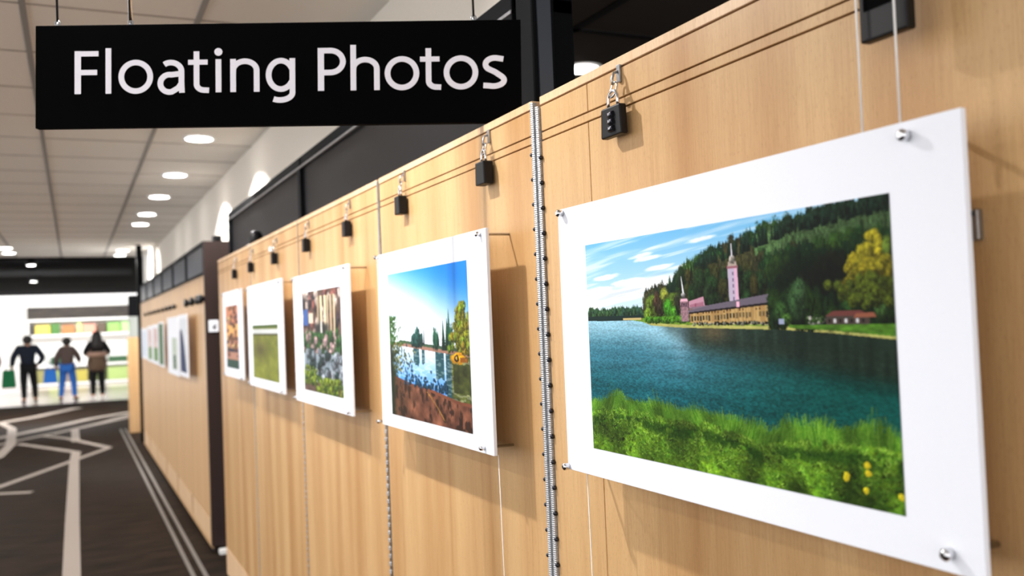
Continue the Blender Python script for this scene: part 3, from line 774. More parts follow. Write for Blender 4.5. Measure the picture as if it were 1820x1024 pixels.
# ------------------------------------------------------------------ dark glazed case above the near row
def case():
    t = thing('glazed_wall_case', 'long black-framed smoked glass case above the near cabinets', 'display case', (1.08, 4.4, 2.11))
    y0, y1 = 2.075, 6.80; z0, z1 = 2.108, 2.47
    lift(MB().box(1.04, XW - .002, y0, y1, z0, z1 - .01).obj('case_body', M['frame']), t)
    lift(MB().box(1.018, XW - .002, y0, y1, z1 - .045, z1, .002, 1).obj('top_rail', M['frame']), t)
    lift(MB().box(1.010, 1.02, y0, y1, z1 - .060, z1 - .050, .001, 1).obj('light_channel', M['steel']), t)
    lift(MB().box(1.018, 1.045, y0, y1, z0, z0 + .03, .002, 1).obj('bottom_rail', M['frame']), t)
    for y in (6.77, 4.52, y0 + .03):
        lift(MB().box(1.012, 1.045, y - .03, y + .03, z0, z1 - .01, .002, 1).obj('mullion', M['frame']), t)
    for a, b in ((2.14, 4.49), (4.55, 6.74)):
        lift(MB().box(1.030, 1.039, a, b, z0 + .03, z1 - .045).obj('pane', M['pane']), t)
case()
# black post at its near end, up to the ceiling
t = thing('black_post', 'tall black post behind the sign end, beside the dim room', 'post', (1.05, 2.0, 2.108))
lift(MB().box(1.012, 1.075, 1.965, 2.05, 2.108, ZC, .003, 1).obj('column', M['frame']), t)
lift(MB().box(1.026, 1.062, 1.960, 1.966, 2.108, ZC).obj('cover_strip', mat('grey_strip', rgb(58, 63, 72), .4)), t)

# small dome and box on the tops
t = thing('dome_camera', 'small black dome on a white base on top of the near cabinets', 'camera', (.965, 5.45, 2.105))
lift(MB().lathe([(.052, 0), (.052, .014), (.044, .018)], 'z', (.965, 5.45, 2.105), 24).obj('base', M['rim']), t)
lift(MB().lathe([(.040, .016), (.041, .045), (.038, .07), (.030, .088), (.016, .098), (.003, .100)], 'z', (.965, 5.45, 2.105), 24).obj('dome', M['black']), t)
t = thing('motion_sensor', 'small black box on top of the far cabinets by the dark end panel', 'sensor', (1.02, 7.5, 2.30))
lift(MB().box(.995, 1.06, 7.45, 7.53, 2.304, 2.37, .008, 3).obj('housing', M['black']), t)
lift(MB().lathe([(.015, 0), (.014, -.006), (.006, -.009)], 'y', (1.027, 7.45, 2.34), 14).obj('lens', M['pane']), t)

# ------------------------------------------------------------------ far row
FY = [7.22 + 1.2 * k for k in range(7)]
names = ['nearest unit of the far beech cabinets, beside the dark end panel', 'second unit of the far beech cabinets from the dark end panel',
         'third unit of the far beech cabinets from the dark end panel', 'fourth unit of the far beech cabinets from the dark end panel',
         'fifth unit of the far beech cabinets from the dark end panel', 'last unit of the far beech cabinets, at the black post']
for k in range(6):
    y0, y1 = FY[k], FY[k + 1]
    t = thing('display_cabinet', names[k], 'cabinet', (1.0, (y0 + y1) / 2, 0), 'far beech display cabinets')
    lift(MB().box(.906, 1.12, y0 + .004, y1 - .004, 0, 2.29).obj('carcass', M['dark_wood']), t)
    lift(MB().box(XF, .9055, y0 + .003, y1 - .003, .24, 2.05, .001, 1).obj('front_board', M['beech_far']), t)
    lift(MB().box(XF - .002, .9055, y0 + .06, y1 - .06, .07, .232, .001, 1).obj('plinth_board', M['beech_edge']), t)
    lift(MB().box(XF, .9055, y0 + .003, y1 - .003, .03, .068, .001, 1).obj('skirting', M['beech_far']), t)
    f = MB(); f.box(XF - .004, .9055, y0, y1, 2.052, 2.075).box(XF - .004, .9055, y0, y1, 2.275, 2.304)
    f.box(XF - .004, .9055, y0, y0 + .045, 2.07, 2.28).box(XF - .004, .9055, y1 - .045, y1, 2.07, 2.28)
    fo = f.obj('window_frame', M['frame']); lift(fo, t)
    lift(MB().box(.896, .903, y0 + .045, y1 - .045, 2.075, 2.275).obj('pane', mat('grey_pane', rgb(64, 68, 78), .3)), t)
e = tag(MB().box(XF - .004, 1.13, 7.17, 7.215, .05, 2.30, .002, 1).obj('end_panel', M['dark_wood'], loc=(1.0, 7.19, .05)), 'tall dark brown end panel closing the far cabinets', 'panel')
k_ = MB().box(.93, 1.13, 7.10, 7.165, .0, .035, .002, 1); tag(k_.obj('kick_strip', M['rim'], loc=(1.0, 7.13, 0)), 'pale strip on the floor at the foot of the dark end panel', 'kick strip')
t = thing('wall_label', 'small white label on the dark brown end panel', 'label', (.94, 7.165, 1.66))
lift(MB().box(.906, .976, 7.160, 7.1655, 1.625, 1.712, .001, 1).obj('card', M['board']), t)
lift(MB().box(.935, .944, 7.1575, 7.1598, 1.648, 1.674).box(.944, .956, 7.1575, 7.1598, 1.648, 1.658).box(.950, .958, 7.1575, 7.1598, 1.655, 1.685).obj('marking', M['black']), t)

# lock knobs
kn = None
KY = [7.02 + .2, 7.40, 7.78, 8.20, 9.35, 9.75, 10.15, 10.6, 11.1, 11.6, 12.1, 12.65, 13.3]
KL = ['nearest the dark end panel', 'second from the dark end panel', 'third from the dark end panel', 'fourth from the dark end panel',
      'first of the small run after the gap', 'second of the small run after the gap', 'third of the small run after the gap', 'fourth of the small run after the gap',
      'fifth of the small run after the gap', 'sixth of the small run after the gap', 'seventh of the small run after the gap', 'next to last of the row', 'last of the row, by the black post']
for y, lb in zip(KY, KL):
    if kn is None:
        kn = thing('knob_lock', 'round black lock on the far cabinets, ' + lb, 'lock', (XF, y, 1.872), 'round black locks on the far cabinets')
        MB().lathe([(.020, 0), (.020, -.012), (.034, -.016), (.036, -.036), (.030, -.044), (.010, -.046)], 'x', (0, 0, 0), 18).obj('knob', M['black'], kn)
        MB().lathe([(.010, -.045), (.010, -.049), (.004, -.050)], 'x', (0, 0, 0), 12).obj('key_barrel', M['steel'], kn)
    else:
        o = dup(kn, (XF, y, 1.872), 'round black lock on the far cabinets, ' + lb)
        if y > 9: o.scale = (.7, .7, .7)

G = 'white-mounted prints floating off the far cabinets'
make_print(8.44, 7.785, 1.262, 1.775, (8.34, 7.83, 1.30, 1.74), paint_small(1), 'far print of a dark blue slope on white, nearest the dark end panel', False, G)
make_print(9.49, 8.50, 1.245, 1.768, (9.05, 8.62, 1.30, 1.58), paint_small(0), 'far print with a green shape on pale ground, second from the dark end panel', False, G)
make_print(10.50, 9.95, 1.278, 1.738, (10.46, 9.98, 1.30, 1.72), paint_small(2), 'far print of dark green foliage, third from the dark end panel', False, G)
make_print(11.35, 10.56, 1.282, 1.72, (11.2, 10.66, 1.32, 1.68), paint_small(3), 'far print of pink and green meadow, fourth from the dark end panel', False, G)
make_print(12.12, 11.42, 1.286, 1.71, (12.0, 11.52, 1.32, 1.67), paint_small(3), 'far print in pale pink and green, fifth from the dark end panel', False, G)
make_print(13.25, 12.2, 1.297, 1.688, (13.1, 12.35, 1.33, 1.65), paint_small(4), 'far print in pale sky blue, last before the black post', False, G)

# post and column at the end of the far row
tag(MB().box(.885, .965, 15.0, 15.10, 0, ZC, .003, 1).obj('black_post', M['frame'], loc=(.93, 15.05, 0)), 'slim black post at the far end of the cabinets, floor to ceiling', 'post')
t = thing('kiosk_column', 'beech and grey kiosk column past the far cabinets', 'column', (.9, 16.5, 0))
lift(MB().box(.80, .985, 16.45, 16.6, .0, 1.56, .003, 1).obj('wood_base', M['beech_far']), t)
lift(MB().box(.83, 1.02, 16.45, 16.6, 1.90, 2.25, .02, 3).obj('hood', M['frame']), t)
lift(MB().box(.83, 1.0, 16.45, 16.6, 1.56, 1.90, .003, 1).obj('grey_front', mat('kiosk_grey', rgb(150, 156, 152), .3)), t)

# ------------------------------------------------------------------ hanging sign
def sign():
    t = thing('hanging_sign', 'long black hanging sign reading Floating Photos in white', 'sign', (-.064, 2.446, 2.385))
    t.rotation_euler = Euler((0, .0262, -math.radians(25.2)), 'XYZ')
    MB().box(0, 1.152, 0, .018, -.2455, 0, .0008, 1).obj('board', M['blackmat'], t)
    # lettering: humanist sans drawn as constant-width strokes, x-height .5 cap .70 in letter units
    W = .128                                                     # stroke weight in letter units (cap height = 1)
    mb = MB(); bm = mb.bm
    lv = [.005]
    def strokes(P, w=W, closed=False):
        lv[0] += .0007
        P = [Vector((p[0], p[1], 0)) for p in P]; n = len(P); L = []; R = []
        for i, p in enumerate(P):
            if closed: a = (P[i] - P[i - 1]).normalized(); b = (P[(i + 1) % n] - P[i]).normalized()
            else:
                a = (P[i] - P[i - 1]).normalized() if i else (P[1] - P[0]).normalized()
                b = (P[i + 1] - P[i]).normalized() if i < n - 1 else a
            d = (a + b).normalized(); nn = Vector((-d.y, d.x, 0)); k = 1 / max(.5, nn.dot(Vector((-b.y, b.x, 0))))
            L.append(p + nn * w / 2 * k); R.append(p - nn * w / 2 * k)
        m = n if closed else n - 1
        vl = [[bm.verts.new((q.x, q.y, z)) for z in (0, lv[0])] for q in L]; vr = [[bm.verts.new((q.x, q.y, z)) for z in (0, lv[0])] for q in R]
        for i in range(m):
            j = (i + 1) % n
            bm.faces.new((vl[i][1], vr[i][1], vr[j][1], vl[j][1])); bm.faces.new((vl[i][0], vl[j][0], vr[j][0], vr[i][0]))
            bm.faces.new((vl[i][0], vl[i][1], vl[j][1], vl[j][0])); bm.faces.new((vr[i][1], vr[i][0], vr[j][0], vr[j][1]))
        if not closed:
            bm.faces.new((vl[0][0], vr[0][0], vr[0][1], vl[0][1])); bm.faces.new((vl[-1][1], vr[-1][1], vr[-1][0], vl[-1][0]))
    def arc(cx, cy, rx, ry, a0, a1, n=20): return [(cx + rx * math.cos(math.radians(a0 + (a1 - a0) * k / n)), cy + ry * math.sin(math.radians(a0 + (a1 - a0) * k / n))) for k in range(n + 1)]
    h = W / 2; X = .77                                            # x-height
    def F(x): strokes([(x + h, 0), (x + h, 1)], W * 1.12); strokes([(x + h, 1 - h), (x + .53, 1 - h)], W * .95); strokes([(x + h, .50), (x + .50, .50)], W * .95)
    def l(x): strokes([(x + h, 0), (x + h, 1.06)])
    def o(x): strokes(arc(x + .39, X / 2, .39 - h, X / 2 - h + .012, 0, 360, 40)[:-1], closed=True)
    def a_(x):
        strokes(arc(x + .06 + .24, X - .27, .24 - .0, .27 - h, 128, 0) + [(x + .54, .2), (x + .55, 0)])
        strokes([(x + .54, .445), (x + .42, .435)] + arc(x + .27, .222, .27 - h, .222 - h + .045, 78, 285, 20) + [(x + .47, .115), (x + .54, .22)])
    def t_(x): strokes([(x + .19, .96), (x + .19, .24)] + arc(x + .19 + .17, .20, .17, .20 - h + .01, 180, 268, 8) + [(x + .47, .048)]); strokes([(x, X - h), (x + .44, X - h)], W * .92)
    def i_(x):
        strokes([(x + h + .01, 0), (x + h + .01, X)])
        strokes(arc(x + h + .01, .94, .045, .045, 0, 360, 14)[:-1], .09, closed=True)
    def n_(x, top=X): strokes([(x + h, 0), (x + h, top)]); strokes([(x + h, .42)] + arc(x + h + .265, X - .27, .265, .27 - h + .008, 170, 0) + [(x + h + .53, 0)])
    def g_(x):
        strokes(arc(x + .34, X / 2, .34 - h + .0, X / 2 - h + .01, 28, 332, 30))
        strokes([(x + .60, X)] + [(x + .60, .0)] + arc(x + .32, -.03, .28, .235 - h, 0, -122, 16))
    def P_(x): strokes([(x + h, 0), (x + h, 1)], W * 1.1); strokes([(x + h, 1 - h), (x + .26, 1 - h)] + arc(x + .28, .68, .28, .32 - h, 90, -90, 18) + [(x + h, .68 - .32 + h)])
    def s_(x): strokes([(x + .47, X - .085)] + arc(x + .28, X - .205, .215, .205 - h + .008, 68, 225, 14) + [(x + .28, .385)] + arc(x + .235, .195, .245, .195 - h + .008, 45, -112, 14) + [(x + .01, .075)])
    letters = ((F, 0), (l, .69), (o, .98), (a_, 1.86), (t_, 2.55), (i_, 3.16), (n_, 3.50), (g_, 4.30),
               (P_, 5.48), (lambda x: (l(x), n_(x, .5)), 6.21), (o, 6.98), (t_, 7.78), (o, 8.31), (s_, 9.19))
    for f, x in letters: f(x)
    u = 1.018 / 9.70 ; xs = 1.020 / 9.70
    o_ = mb.obj('lettering', M['letter'], t)
    o_.data.transform(Matrix(((xs, 0, 0, 0), (0, 0, -.08, 0), (0, .1025, 0, 0), (0, 0, 0, 1))))
    o_.location = (.094, -.0003, -.165)
    e = MB(); e.tube([(0, .009, .008 + 0), (0, .009, -.002)], .003, 8); 
    n = 12; e.tube([(.006 * math.cos(2 * PI * k / n), .009, .006 + .006 * math.sin(2 * PI * k / n)) for k in range(n)], .0016, 6, closed=True)
    e1 = e.obj('eyelet', M['steel'], t); e1.location = (.048, 0, .002)
    e2 = e1.copy(); C.objects.link(e2); e2.parent = t; e2.location = (.222, 0, .002)
    e3 = e1.copy(); C.objects.link(e3); e3.parent = t; e3.location = (1.04, 0, .002)
    bpy.context.view_layer.update()
    return t
st = sign()
for lx, m, lb, r in ((.048, M['screw'], 'thin dark wire holding the left end of the sign', .0028), (.222, M['chrome'], 'bright steel cable holding the sign above the letter l', .0048), (1.04, M['screw'], 'dark wire holding the right end of the sign near the post', .0028)):
    p = st.matrix_world @ Vector((lx, .009, .012))
    mb = MB(); mb.tube([p, (p.x - .004, p.y, ZC - .009)], r, 8)
    tag(mb.obj('sign_cable', m, loc=p), lb, 'cable', 'cables holding the hanging sign')

# ------------------------------------------------------------------ downlights
def downlight(loc, label, group):
    t = thing('downlight', label, 'ceiling light', loc, group)
    MB().lathe([(.112, -.006), (.112, -.0005), (.086, -.0005), (.086, -.010), (.108, -.010)], 'z', (0, 0, 0), 32).obj('rim', M['rim'], t)
    MB().lathe([(.086, -.012), (.086, -.0015)], 'z', (0, 0, 0), 32).obj('lens', M['lamp'], t)
    return t
def spot(loc, target, e, size=70, blend=.5, rad=.03, colr=(1, .97, .94), name='spot'):
    L = bpy.data.lights.new(name, 'SPOT'); L.energy = e; L.spot_size = math.radians(size); L.spot_blend = blend
    L.shadow_soft_size = rad; L.color = colr
    o = bpy.data.objects.new(name, L); C.objects.link(o); o.location = loc
    o.rotation_euler = (Vector(target) - Vector(loc)).to_track_quat('-Z', 'Y').to_euler(); return o
def area(loc, target, e, sx, sy, colr=(1, .97, .93), name='area'):
    L = bpy.data.lights.new(name, 'AREA'); L.energy = e; L.shape = 'RECTANGLE'; L.size = sx; L.size_y = sy; L.color = colr
    o = bpy.data.objects.new(name, L); C.objects.link(o); o.location = loc
    o.rotation_euler = (Vector(target) - Vector(loc)).to_track_quat('-Z', 'Y').to_euler(); return o

DG = 'round downlights in the row along the pale wall'
dl = None
row = [(.805, 6.57, 'just below the sign'), (.80, 8.17, 'second one below the sign'), (.785, 9.54, 'third one below the sign'), (.77, 10.98, 'fourth one below the sign'),
       (.765, 12.03, 'fifth one below the sign'), (.74, 15.95, 'second from the far end'), (.74, 16.88, 'at the far end')]
for x, y, lb in row:
    lab = 'round white downlight in the row by the pale wall, ' + lb
    if dl is None: dl = downlight((x, y, ZC), lab, DG)
    else: dup(dl, (x, y, ZC), lab)
dup(dl, (-.87, 15.4, ZC), 'round white downlight at the far left of the ceiling, the nearer of two', 'downlights at the far left')
dup(dl, (-.87, 16.3, ZC), 'round white downlight at the far left of the ceiling, the farther of two', 'downlights at the far left')
t = dup(dl, (2.46, 4.22, ZC), 'round downlight in the brown ceiling above the near cabinet top', 'downlight in the dim room')

# ------------------------------------------------------------------ the shop at the far end
M['shelfw'] = noisy('white_shelf', rgb(248, 247, 244), rgb(240, 239, 236), nscale=3, rough=.5)
M['header'] = noisy('brown_header', rgb(30, 25, 22), rgb(62, 54, 46), (1, 1, 6), 2.5, rough=.7)
t = thing('shop_shelving', 'wide white shop shelving with a dark brown header at the far wall', 'shelving', (.35, 34.0, 0))
x0, x1 = -1.32, 2.3
lift(MB().box(x0, x1, 34.05, 34.19, .02, 2.58).obj('back_panel', M['shelfw']), t)
lift(MB().box(x0, x1, 33.55, 34.05, 2.16, 2.56, .004, 1).obj('header_panel', M['header']), t)
for z, d in ((2.09, .5), (1.59, .5), (.60, .55), (.02, .6)):
    lift(MB().box(x0, x1, 34.05 - d, 34.05, z, z + .07, .003, 1).obj('shelf', M['shelfw']), t)
for x in (x0, x1 - .04): lift(MB().box(x, x + .04, 33.55, 34.05, .0, 2.10, .003, 1).obj('side_panel', M['shelfw']), t)
def carton(xa, xb, z, h, c, label, group, y=33.62, d=.3):
    m = noisy('carton_' + label.split(' on ')[0].replace(' ', '_'), rgb(*c), rgb(*[min(255, int(v * 1.25 + 12)) for v in c]), nscale=9, rough=.5)
    o = MB().box(xa, xb, y, y + d, z, z + h, .01, 2).obj('carton', m, loc=((xa + xb) / 2, y + d / 2, z)); tag(o, label, 'box', group)
U_ = 'goods on the upper shop shelf'; B_ = 'goods on the lower shop shelf'; K_ = 'goods on the middle shop shelf'
for xa, xb, h, c, n_ in ((-1.26, -1.12, .34, (40, 36, 30), 'narrow dark brown box at the left end of the upper shop shelf'),
    (-1.10, -.68, .30, (226, 186, 70), 'wide yellow box on the upper shop shelf'), (-.66, -.38, .36, (50, 96, 30), 'dark green box on the upper shop shelf, right of the yellow one'),
    (-.34, .06, .30, (150, 96, 50), 'orange brown box on the upper shop shelf'), (.12, .26, .36, (170, 190, 110), 'narrow pale green box on the upper shop shelf'),
    (.28, .68, .30, (206, 130, 110), 'salmon pink box on the upper shop shelf'), (.72, 1.00, .34, (70, 56, 40), 'dark brown box on the upper shop shelf, right of the pink one'),
    (1.04, 1.42, .32, (120, 176, 80), 'bright green box on the upper shop shelf'), (1.46, 1.9, .34, (150, 190, 120), 'pale green box at the right end of the upper shop shelf')):
    carton(xa, xb, 1.66, h, c, n_, U_)
for xa, xb, h, c, n_ in ((-.68, -.32, .26, (30, 66, 46), 'dark green box on the middle shop shelf, between the people'), (1.05, 1.62, .20, (36, 70, 40), 'low dark green box at the right of the middle shop shelf'),
    (-1.2, -.85, .5, (250, 250, 248), 'white box on the middle shop shelf behind the jacketed person'), (.72, .98, .3, (226, 222, 214), 'cream box on the middle shop shelf, left of the low green one')):
    carton(xa, xb, .67, h, c, n_, K_)
for xa, xb, h, c, n_ in ((-1.25, -.8, .42, (120, 116, 70), 'olive box at the left of the lower shop shelf'), (-.76, -.45, .40, (150, 166, 66), 'lime green box on the lower shop shelf'),
    (-.4, -.05, .44, (120, 110, 100), 'grey brown box on the lower shop shelf'), (.0, .4, .38, (150, 140, 60), 'mustard box on the lower shop shelf'),
    (.45, .95, .44, (90, 100, 56), 'moss green box on the lower shop shelf'), (1.0, 1.9, .42, (140, 160, 96), 'long sage green box at the right of the lower shop shelf')):
    carton(xa, xb, .10, h, c, n_, B_, y=33.5)

# ------------------------------------------------------------------ people (skinned skeletons baked to one body mesh each)
def skinned(name, verts, edges, rad, m, parent, root=0, sub=2, flat=None):
    me = bpy.data.meshes.new(name + '_cage'); me.from_pydata([Vector(v) for v in verts], edges, [])
    o = bpy.data.objects.new(name, me); C.objects.link(o)
    md = o.modifiers.new('Skin', 'SKIN'); md.use_smooth_shade = True
    o.modifiers.new('Sub', 'SUBSURF').levels = sub
    lay = me.skin_vertices[0].data if me.skin_vertices else None
    if lay is None:
        bpy.context.view_layer.objects.active = o; bpy.ops.mesh.customdata_skin_add(); lay = me.skin_vertices[0].data
    for i, r in enumerate(rad):
        lay[i].radius = r if isinstance(r, (tuple, list)) else (r, r); lay[i].use_root = (i == root)
    bpy.context.view_layer.update()
    dg = bpy.context.evaluated_depsgraph_get()
    nm = bpy.data.meshes.new_from_object(o.evaluated_get(dg)); nm.name = name
    o.modifiers.clear(); o.data = nm; nm.materials.clear(); nm.materials.append(m)
    for p in nm.polygons: p.use_smooth = True
    o.parent = parent; return o

def person(loc, rz, s, label, skin, hair, top, low, shoe, pose, hair_long=False, topname='jacket'):
    t = thing('person', label, 'person', loc, None, rz)
    P = {'pelvis': (0, 0, .93), 'waist': (0, .01, 1.06), 'chest': (0, .0, 1.27), 'neck': (0, -.01, 1.43), 'nape': (0, .005, 1.50), 'head': (0, .02, 1.585), 'crown': (0, .01, 1.665),
         'shl': (-.17, -.01, 1.39), 'shr': (.17, -.01, 1.39), 'ell': (-.25, -.03, 1.12), 'elr': (.25, -.03, 1.12), 'wrl': (-.22, .12, .93), 'wrr': (.22, .12, .93),
         'hipl': (-.09, 0, .90), 'hipr': (.09, 0, .90), 'knl': (-.10, .03, .49), 'knr': (.10, .03, .49), 'anl': (-.11, -.02, .09), 'anr': (.11, -.02, .09), 'tol': (-.125, .14, .035), 'tor': (.125, .14, .035)}
    P.update(pose); P = {k: Vector(v) * s for k, v in P.items()}
    R = {'pelvis': (.125, .10), 'waist': (.115, .09), 'chest': (.135, .10), 'neck': .058, 'nape': .055, 'head': (.082, .098), 'crown': (.060, .072),
         'shl': .055, 'shr': .055, 'ell': .040, 'elr': .040, 'wrl': .026, 'wrr': .026, 'hipl': .088, 'hipr': .088, 'knl': .058, 'knr': .058, 'anl': .038, 'anr': .038, 'tol': .032, 'tor': .032}
    R = {k: ((v[0] * s * 1.28, v[1] * s * 1.25) if isinstance(v, tuple) else v * s * 1.3) for k, v in R.items()}
    names_ = list(P); V_ = [P[k] for k in names_]; rad = [R[k] for k in names_]; ix = {k: i for i, k in enumerate(names_)}
    E_ = [('pelvis', 'waist'), ('waist', 'chest'), ('chest', 'neck'), ('neck', 'nape'), ('nape', 'head'), ('head', 'crown'), ('chest', 'shl'), ('chest', 'shr'), ('shl', 'ell'), ('shr', 'elr'), ('ell', 'wrl'), ('elr', 'wrr'),
          ('pelvis', 'hipl'), ('pelvis', 'hipr'), ('hipl', 'knl'), ('hipr', 'knr'), ('knl', 'anl'), ('knr', 'anr'), ('anl', 'tol'), ('anr', 'tor')]
    E_ = [(ix[a], ix[b]) for a, b in E_]
    for sd, w, e in ((-1, 'wrl', 'ell'), (1, 'wrr', 'elr')):      # palm, four fingers of unequal length and a thumb
        d = (P[w] - P[e]).normalized(); side = d.cross(Vector((0, 0, 1)));
        side = side.normalized() if side.length > .1 else Vector((1, 0, 0)); nrm = side.cross(d)
        pal = P[w] + d * .055 * s; V_.append(pal); rad.append((.034 * s, .020 * s)); pi_ = len(V_) - 1; E_.append((ix[w], pi_))
        for k, ln in enumerate((.062, .074, .070, .055)):
            base = pal + d * .030 * s + side * (k - 1.5) * .019 * s; mid = base + d * ln * .55 * s - nrm * .006 * s; tip = mid + d * ln * .40 * s - nrm * .022 * s
            n0 = len(V_); V_ += [base, mid, tip]; rad += [.0095 * s, .0085 * s, .007 * s]; E_ += [(pi_, n0), (n0, n0 + 1), (n0 + 1, n0 + 2)]
        b0 = pal - d * .015 * s - side * .034 * s; b1 = b0 + (d - side * .8) * .032 * s
        n0 = len(V_); V_ += [b0, b1]; rad += [.012 * s, .009 * s]; E_ += [(pi_, n0), (n0, n0 + 1)]
    b = skinned('body', V_, E_, rad, skin, t)
    # face details on the body's head: nose and ears joined as children
    hd = P['head']; f = MB()
    f.lathe([(.012 * s, 0), (.010 * s, .018 * s), (.004 * s, .026 * s)], 'y', (hd.x, hd.y + .088 * s, hd.z - .01 * s), 8)
    f.obj('nose', skin, t)
    for sg in (-1, 1):
        MB().lathe([(.020 * s, 0), (.024 * s, sg * .006 * s), (.012 * s, sg * .012 * s)], 'x', (hd.x + sg * .083 * s, hd.y - .005 * s, hd.z - .005 * s), 12).obj('ear', skin, t)
    # clothes
    def sub(keys, edges, grow, m, nm, add=()):
        kk = list(keys); v = [P[k] for k in kk]; r = []
        for k in kk:
            q = R[k]; g = grow * s; r.append((q[0] + g, q[1] + g) if isinstance(q, tuple) else q + g)
        i2 = {k: i for i, k in enumerate(kk)}; ed = [(i2[a], i2[b]) for a, b in edges]
        return skinned(nm, v, ed, r, m, t)
    sub(['chest', 'waist', 'pelvis', 'neck', 'shl', 'shr', 'ell', 'elr', 'wrl', 'wrr'],
        [('chest', 'waist'), ('waist', 'pelvis'), ('chest', 'neck'), ('chest', 'shl'), ('chest', 'shr'), ('shl', 'ell'), ('shr', 'elr'), ('ell', 'wrl'), ('elr', 'wrr')], .030, top, topname)
    sub(['pelvis', 'hipl', 'hipr', 'knl', 'knr', 'anl', 'anr'], [('pelvis', 'hipl'), ('pelvis', 'hipr'), ('hipl', 'knl'), ('hipr', 'knr'), ('knl', 'anl'), ('knr', 'anr')], .014, low, 'trousers')
    for sg, a_, b_ in ((-1, 'anl', 'tol'), (1, 'anr', 'tor')):
        d = (P[b_] - P[a_]); d.z = 0; d.normalize()
        skinned('shoe', [P[a_] * 1 + Vector((0, 0, -.045 * s)) - d * .03 * s, P[a_] + Vector((0, 0, -.045 * s)) + d * .07 * s, Vector((P[b_].x, P[b_].y, .034 * s)) + d * .03 * s], [(0, 1), (1, 2)], [.042 * s, .046 * s, .034 * s], shoe, t)
    hc = hd + Vector((0, -.030, .012)) * s; hm = MB()
    prof = [(.118 * math.sin(PI * q / 12) * (1.0 if q > 4 else .93), -.128 * math.cos(PI * q / 12)) for q in range(1, 12)]
    if hair_long: prof = [(.10, -.36), (.15, -.33), (.165, -.22), (.14, -.12), (.122, -.03)] + prof[5:]
    hm.lathe([(a_ * s, b_ * s) for a_, b_ in prof], 'z', hc, 20); hm.obj('hair', hair, t)
    return t
skin = noisy('skin', rgb(190, 140, 112), rgb(200, 150, 122), nscale=6, rough=.55)
hairm = noisy('dark_hair', rgb(20, 16, 14), rgb(34, 26, 22), nscale=30, rough=.6)
def cloth(n, c): return noisy(n, rgb(*c), rgb(*[min(255, int(v * 1.3 + 6)) for v in c]), nscale=14, rough=.85, spec=.2)
jet = cloth('navy_black_cloth', (20, 24, 34)); blk = cloth('black_cloth', (14, 14, 16)); brn = cloth('brown_knit', (70, 58, 54)); jean = cloth('blue_denim', (38, 84, 150))
camo = noisy('patterned_brown_cloth', rgb(46, 36, 26), rgb(128, 100, 76), nscale=16, rough=.85); maroon = cloth('maroon_cloth', (70, 36, 34)); shoeb = cloth('dark_shoe', (26, 26, 30)); shoew = cloth('pale_shoe', (214, 206, 200))
person((-1.03, 25.9, 0), math.radians(8), .97, 'person in dark jacket and black trousers seen from behind with a green bag', skin, hairm, jet, blk, shoeb,
       {'ell': (-.34, -.06, 1.14), 'elr': (.35, -.06, 1.12), 'wrl': (-.34, .12, .95), 'wrr': (.26, .16, .96), 'shl': (-.21, -.01, 1.39), 'shr': (.21, -.01, 1.38), 'anl': (-.10, -.06, .09), 'anr': (.17, .08, .09), 'tol': (-.12, .1, .035), 'tor': (.2, .24, .035), 'knr': (.15, .08, .49)})
person((-.15, 25.8, 0), math.radians(-12), .92, 'person in a brown top and blue jeans leaning towards the one in black', skin, hairm, brn, jean, shoeb,
       {'ell': (-.26, -.08, 1.12), 'wrl': (-.30, .10, .92), 'elr': (.27, .03, 1.16), 'wrr': (.26, .20, 1.06), 'anl': (-.16, -.08, .09), 'tol': (-.2, .07, .035), 'knl': (-.14, 0, .49), 'anr': (.16, .05, .09), 'tor': (.2, .2, .035), 'knr': (.14, .07, .49)}, topname='sweater')
pc = person((.53, 25.7, 0), math.radians(5), .99, 'person in black with long dark hair and a patterned brown wrap at the waist', skin, hairm, blk, blk, shoew,
       {'ell': (-.28, -.02, 1.16), 'wrl': (-.10, .22, 1.10), 'elr': (.28, -.02, 1.16), 'wrr': (.12, .22, 1.10)}, hair_long=True, topname='coat')
person((-1.86, 25.6, 0), math.radians(20), .92, 'person in a maroon coat cut off by the left edge of the photo', skin, hairm, maroon, maroon, shoeb, {}, topname='coat')
o = MB().lathe([(.15, .70), (.22, .78), (.235, .90), (.22, 1.00), (.205, 1.07)], 'z', (0, 0, 0), 24).obj('waist_wrap', camo, pc); o['label'] = 'patterned brown wrap'
o = MB().lathe([(.22, 1.07), (.252, 1.10), (.255, 1.15), (.225, 1.18)], 'z', (0, 0, 0), 24).obj('shawl', cloth('tan_cloth', (150, 120, 104)), pc); o['label'] = 'tan shawl'
def bag(loc, w, d, h, c, label):
    t = thing('shopping_bag', label, 'bag', loc)
    m = cloth('bag_' + label.split()[0], c)
    mb = MB(); mb.box(-w / 2, w / 2, -d / 2, d / 2, -h, 0, .03, 3)
    for v in mb.bm.verts: v.co.x *= 1 + .25 * (-v.co.z / h); v.co.y *= 1 + .2 * (-v.co.z / h)
    mb.obj('sack', m, t)
    for y in (-d * .35, d * .35): MB().tube([(w * .25 * math.cos(PI * k / 8), y, -.005 + .12 * math.sin(PI * k / 8)) for k in range(9)], .008, 6).obj('handle', m, t)
bag((-1.44, 25.72, .84), .26, .14, .44, (24, 84, 50), 'green shopping bag held at the left side of the jacketed person')
bag((-.53, 25.68, .80), .26, .14, .34, (40, 96, 170), 'blue shopping bag held by the person in blue jeans')

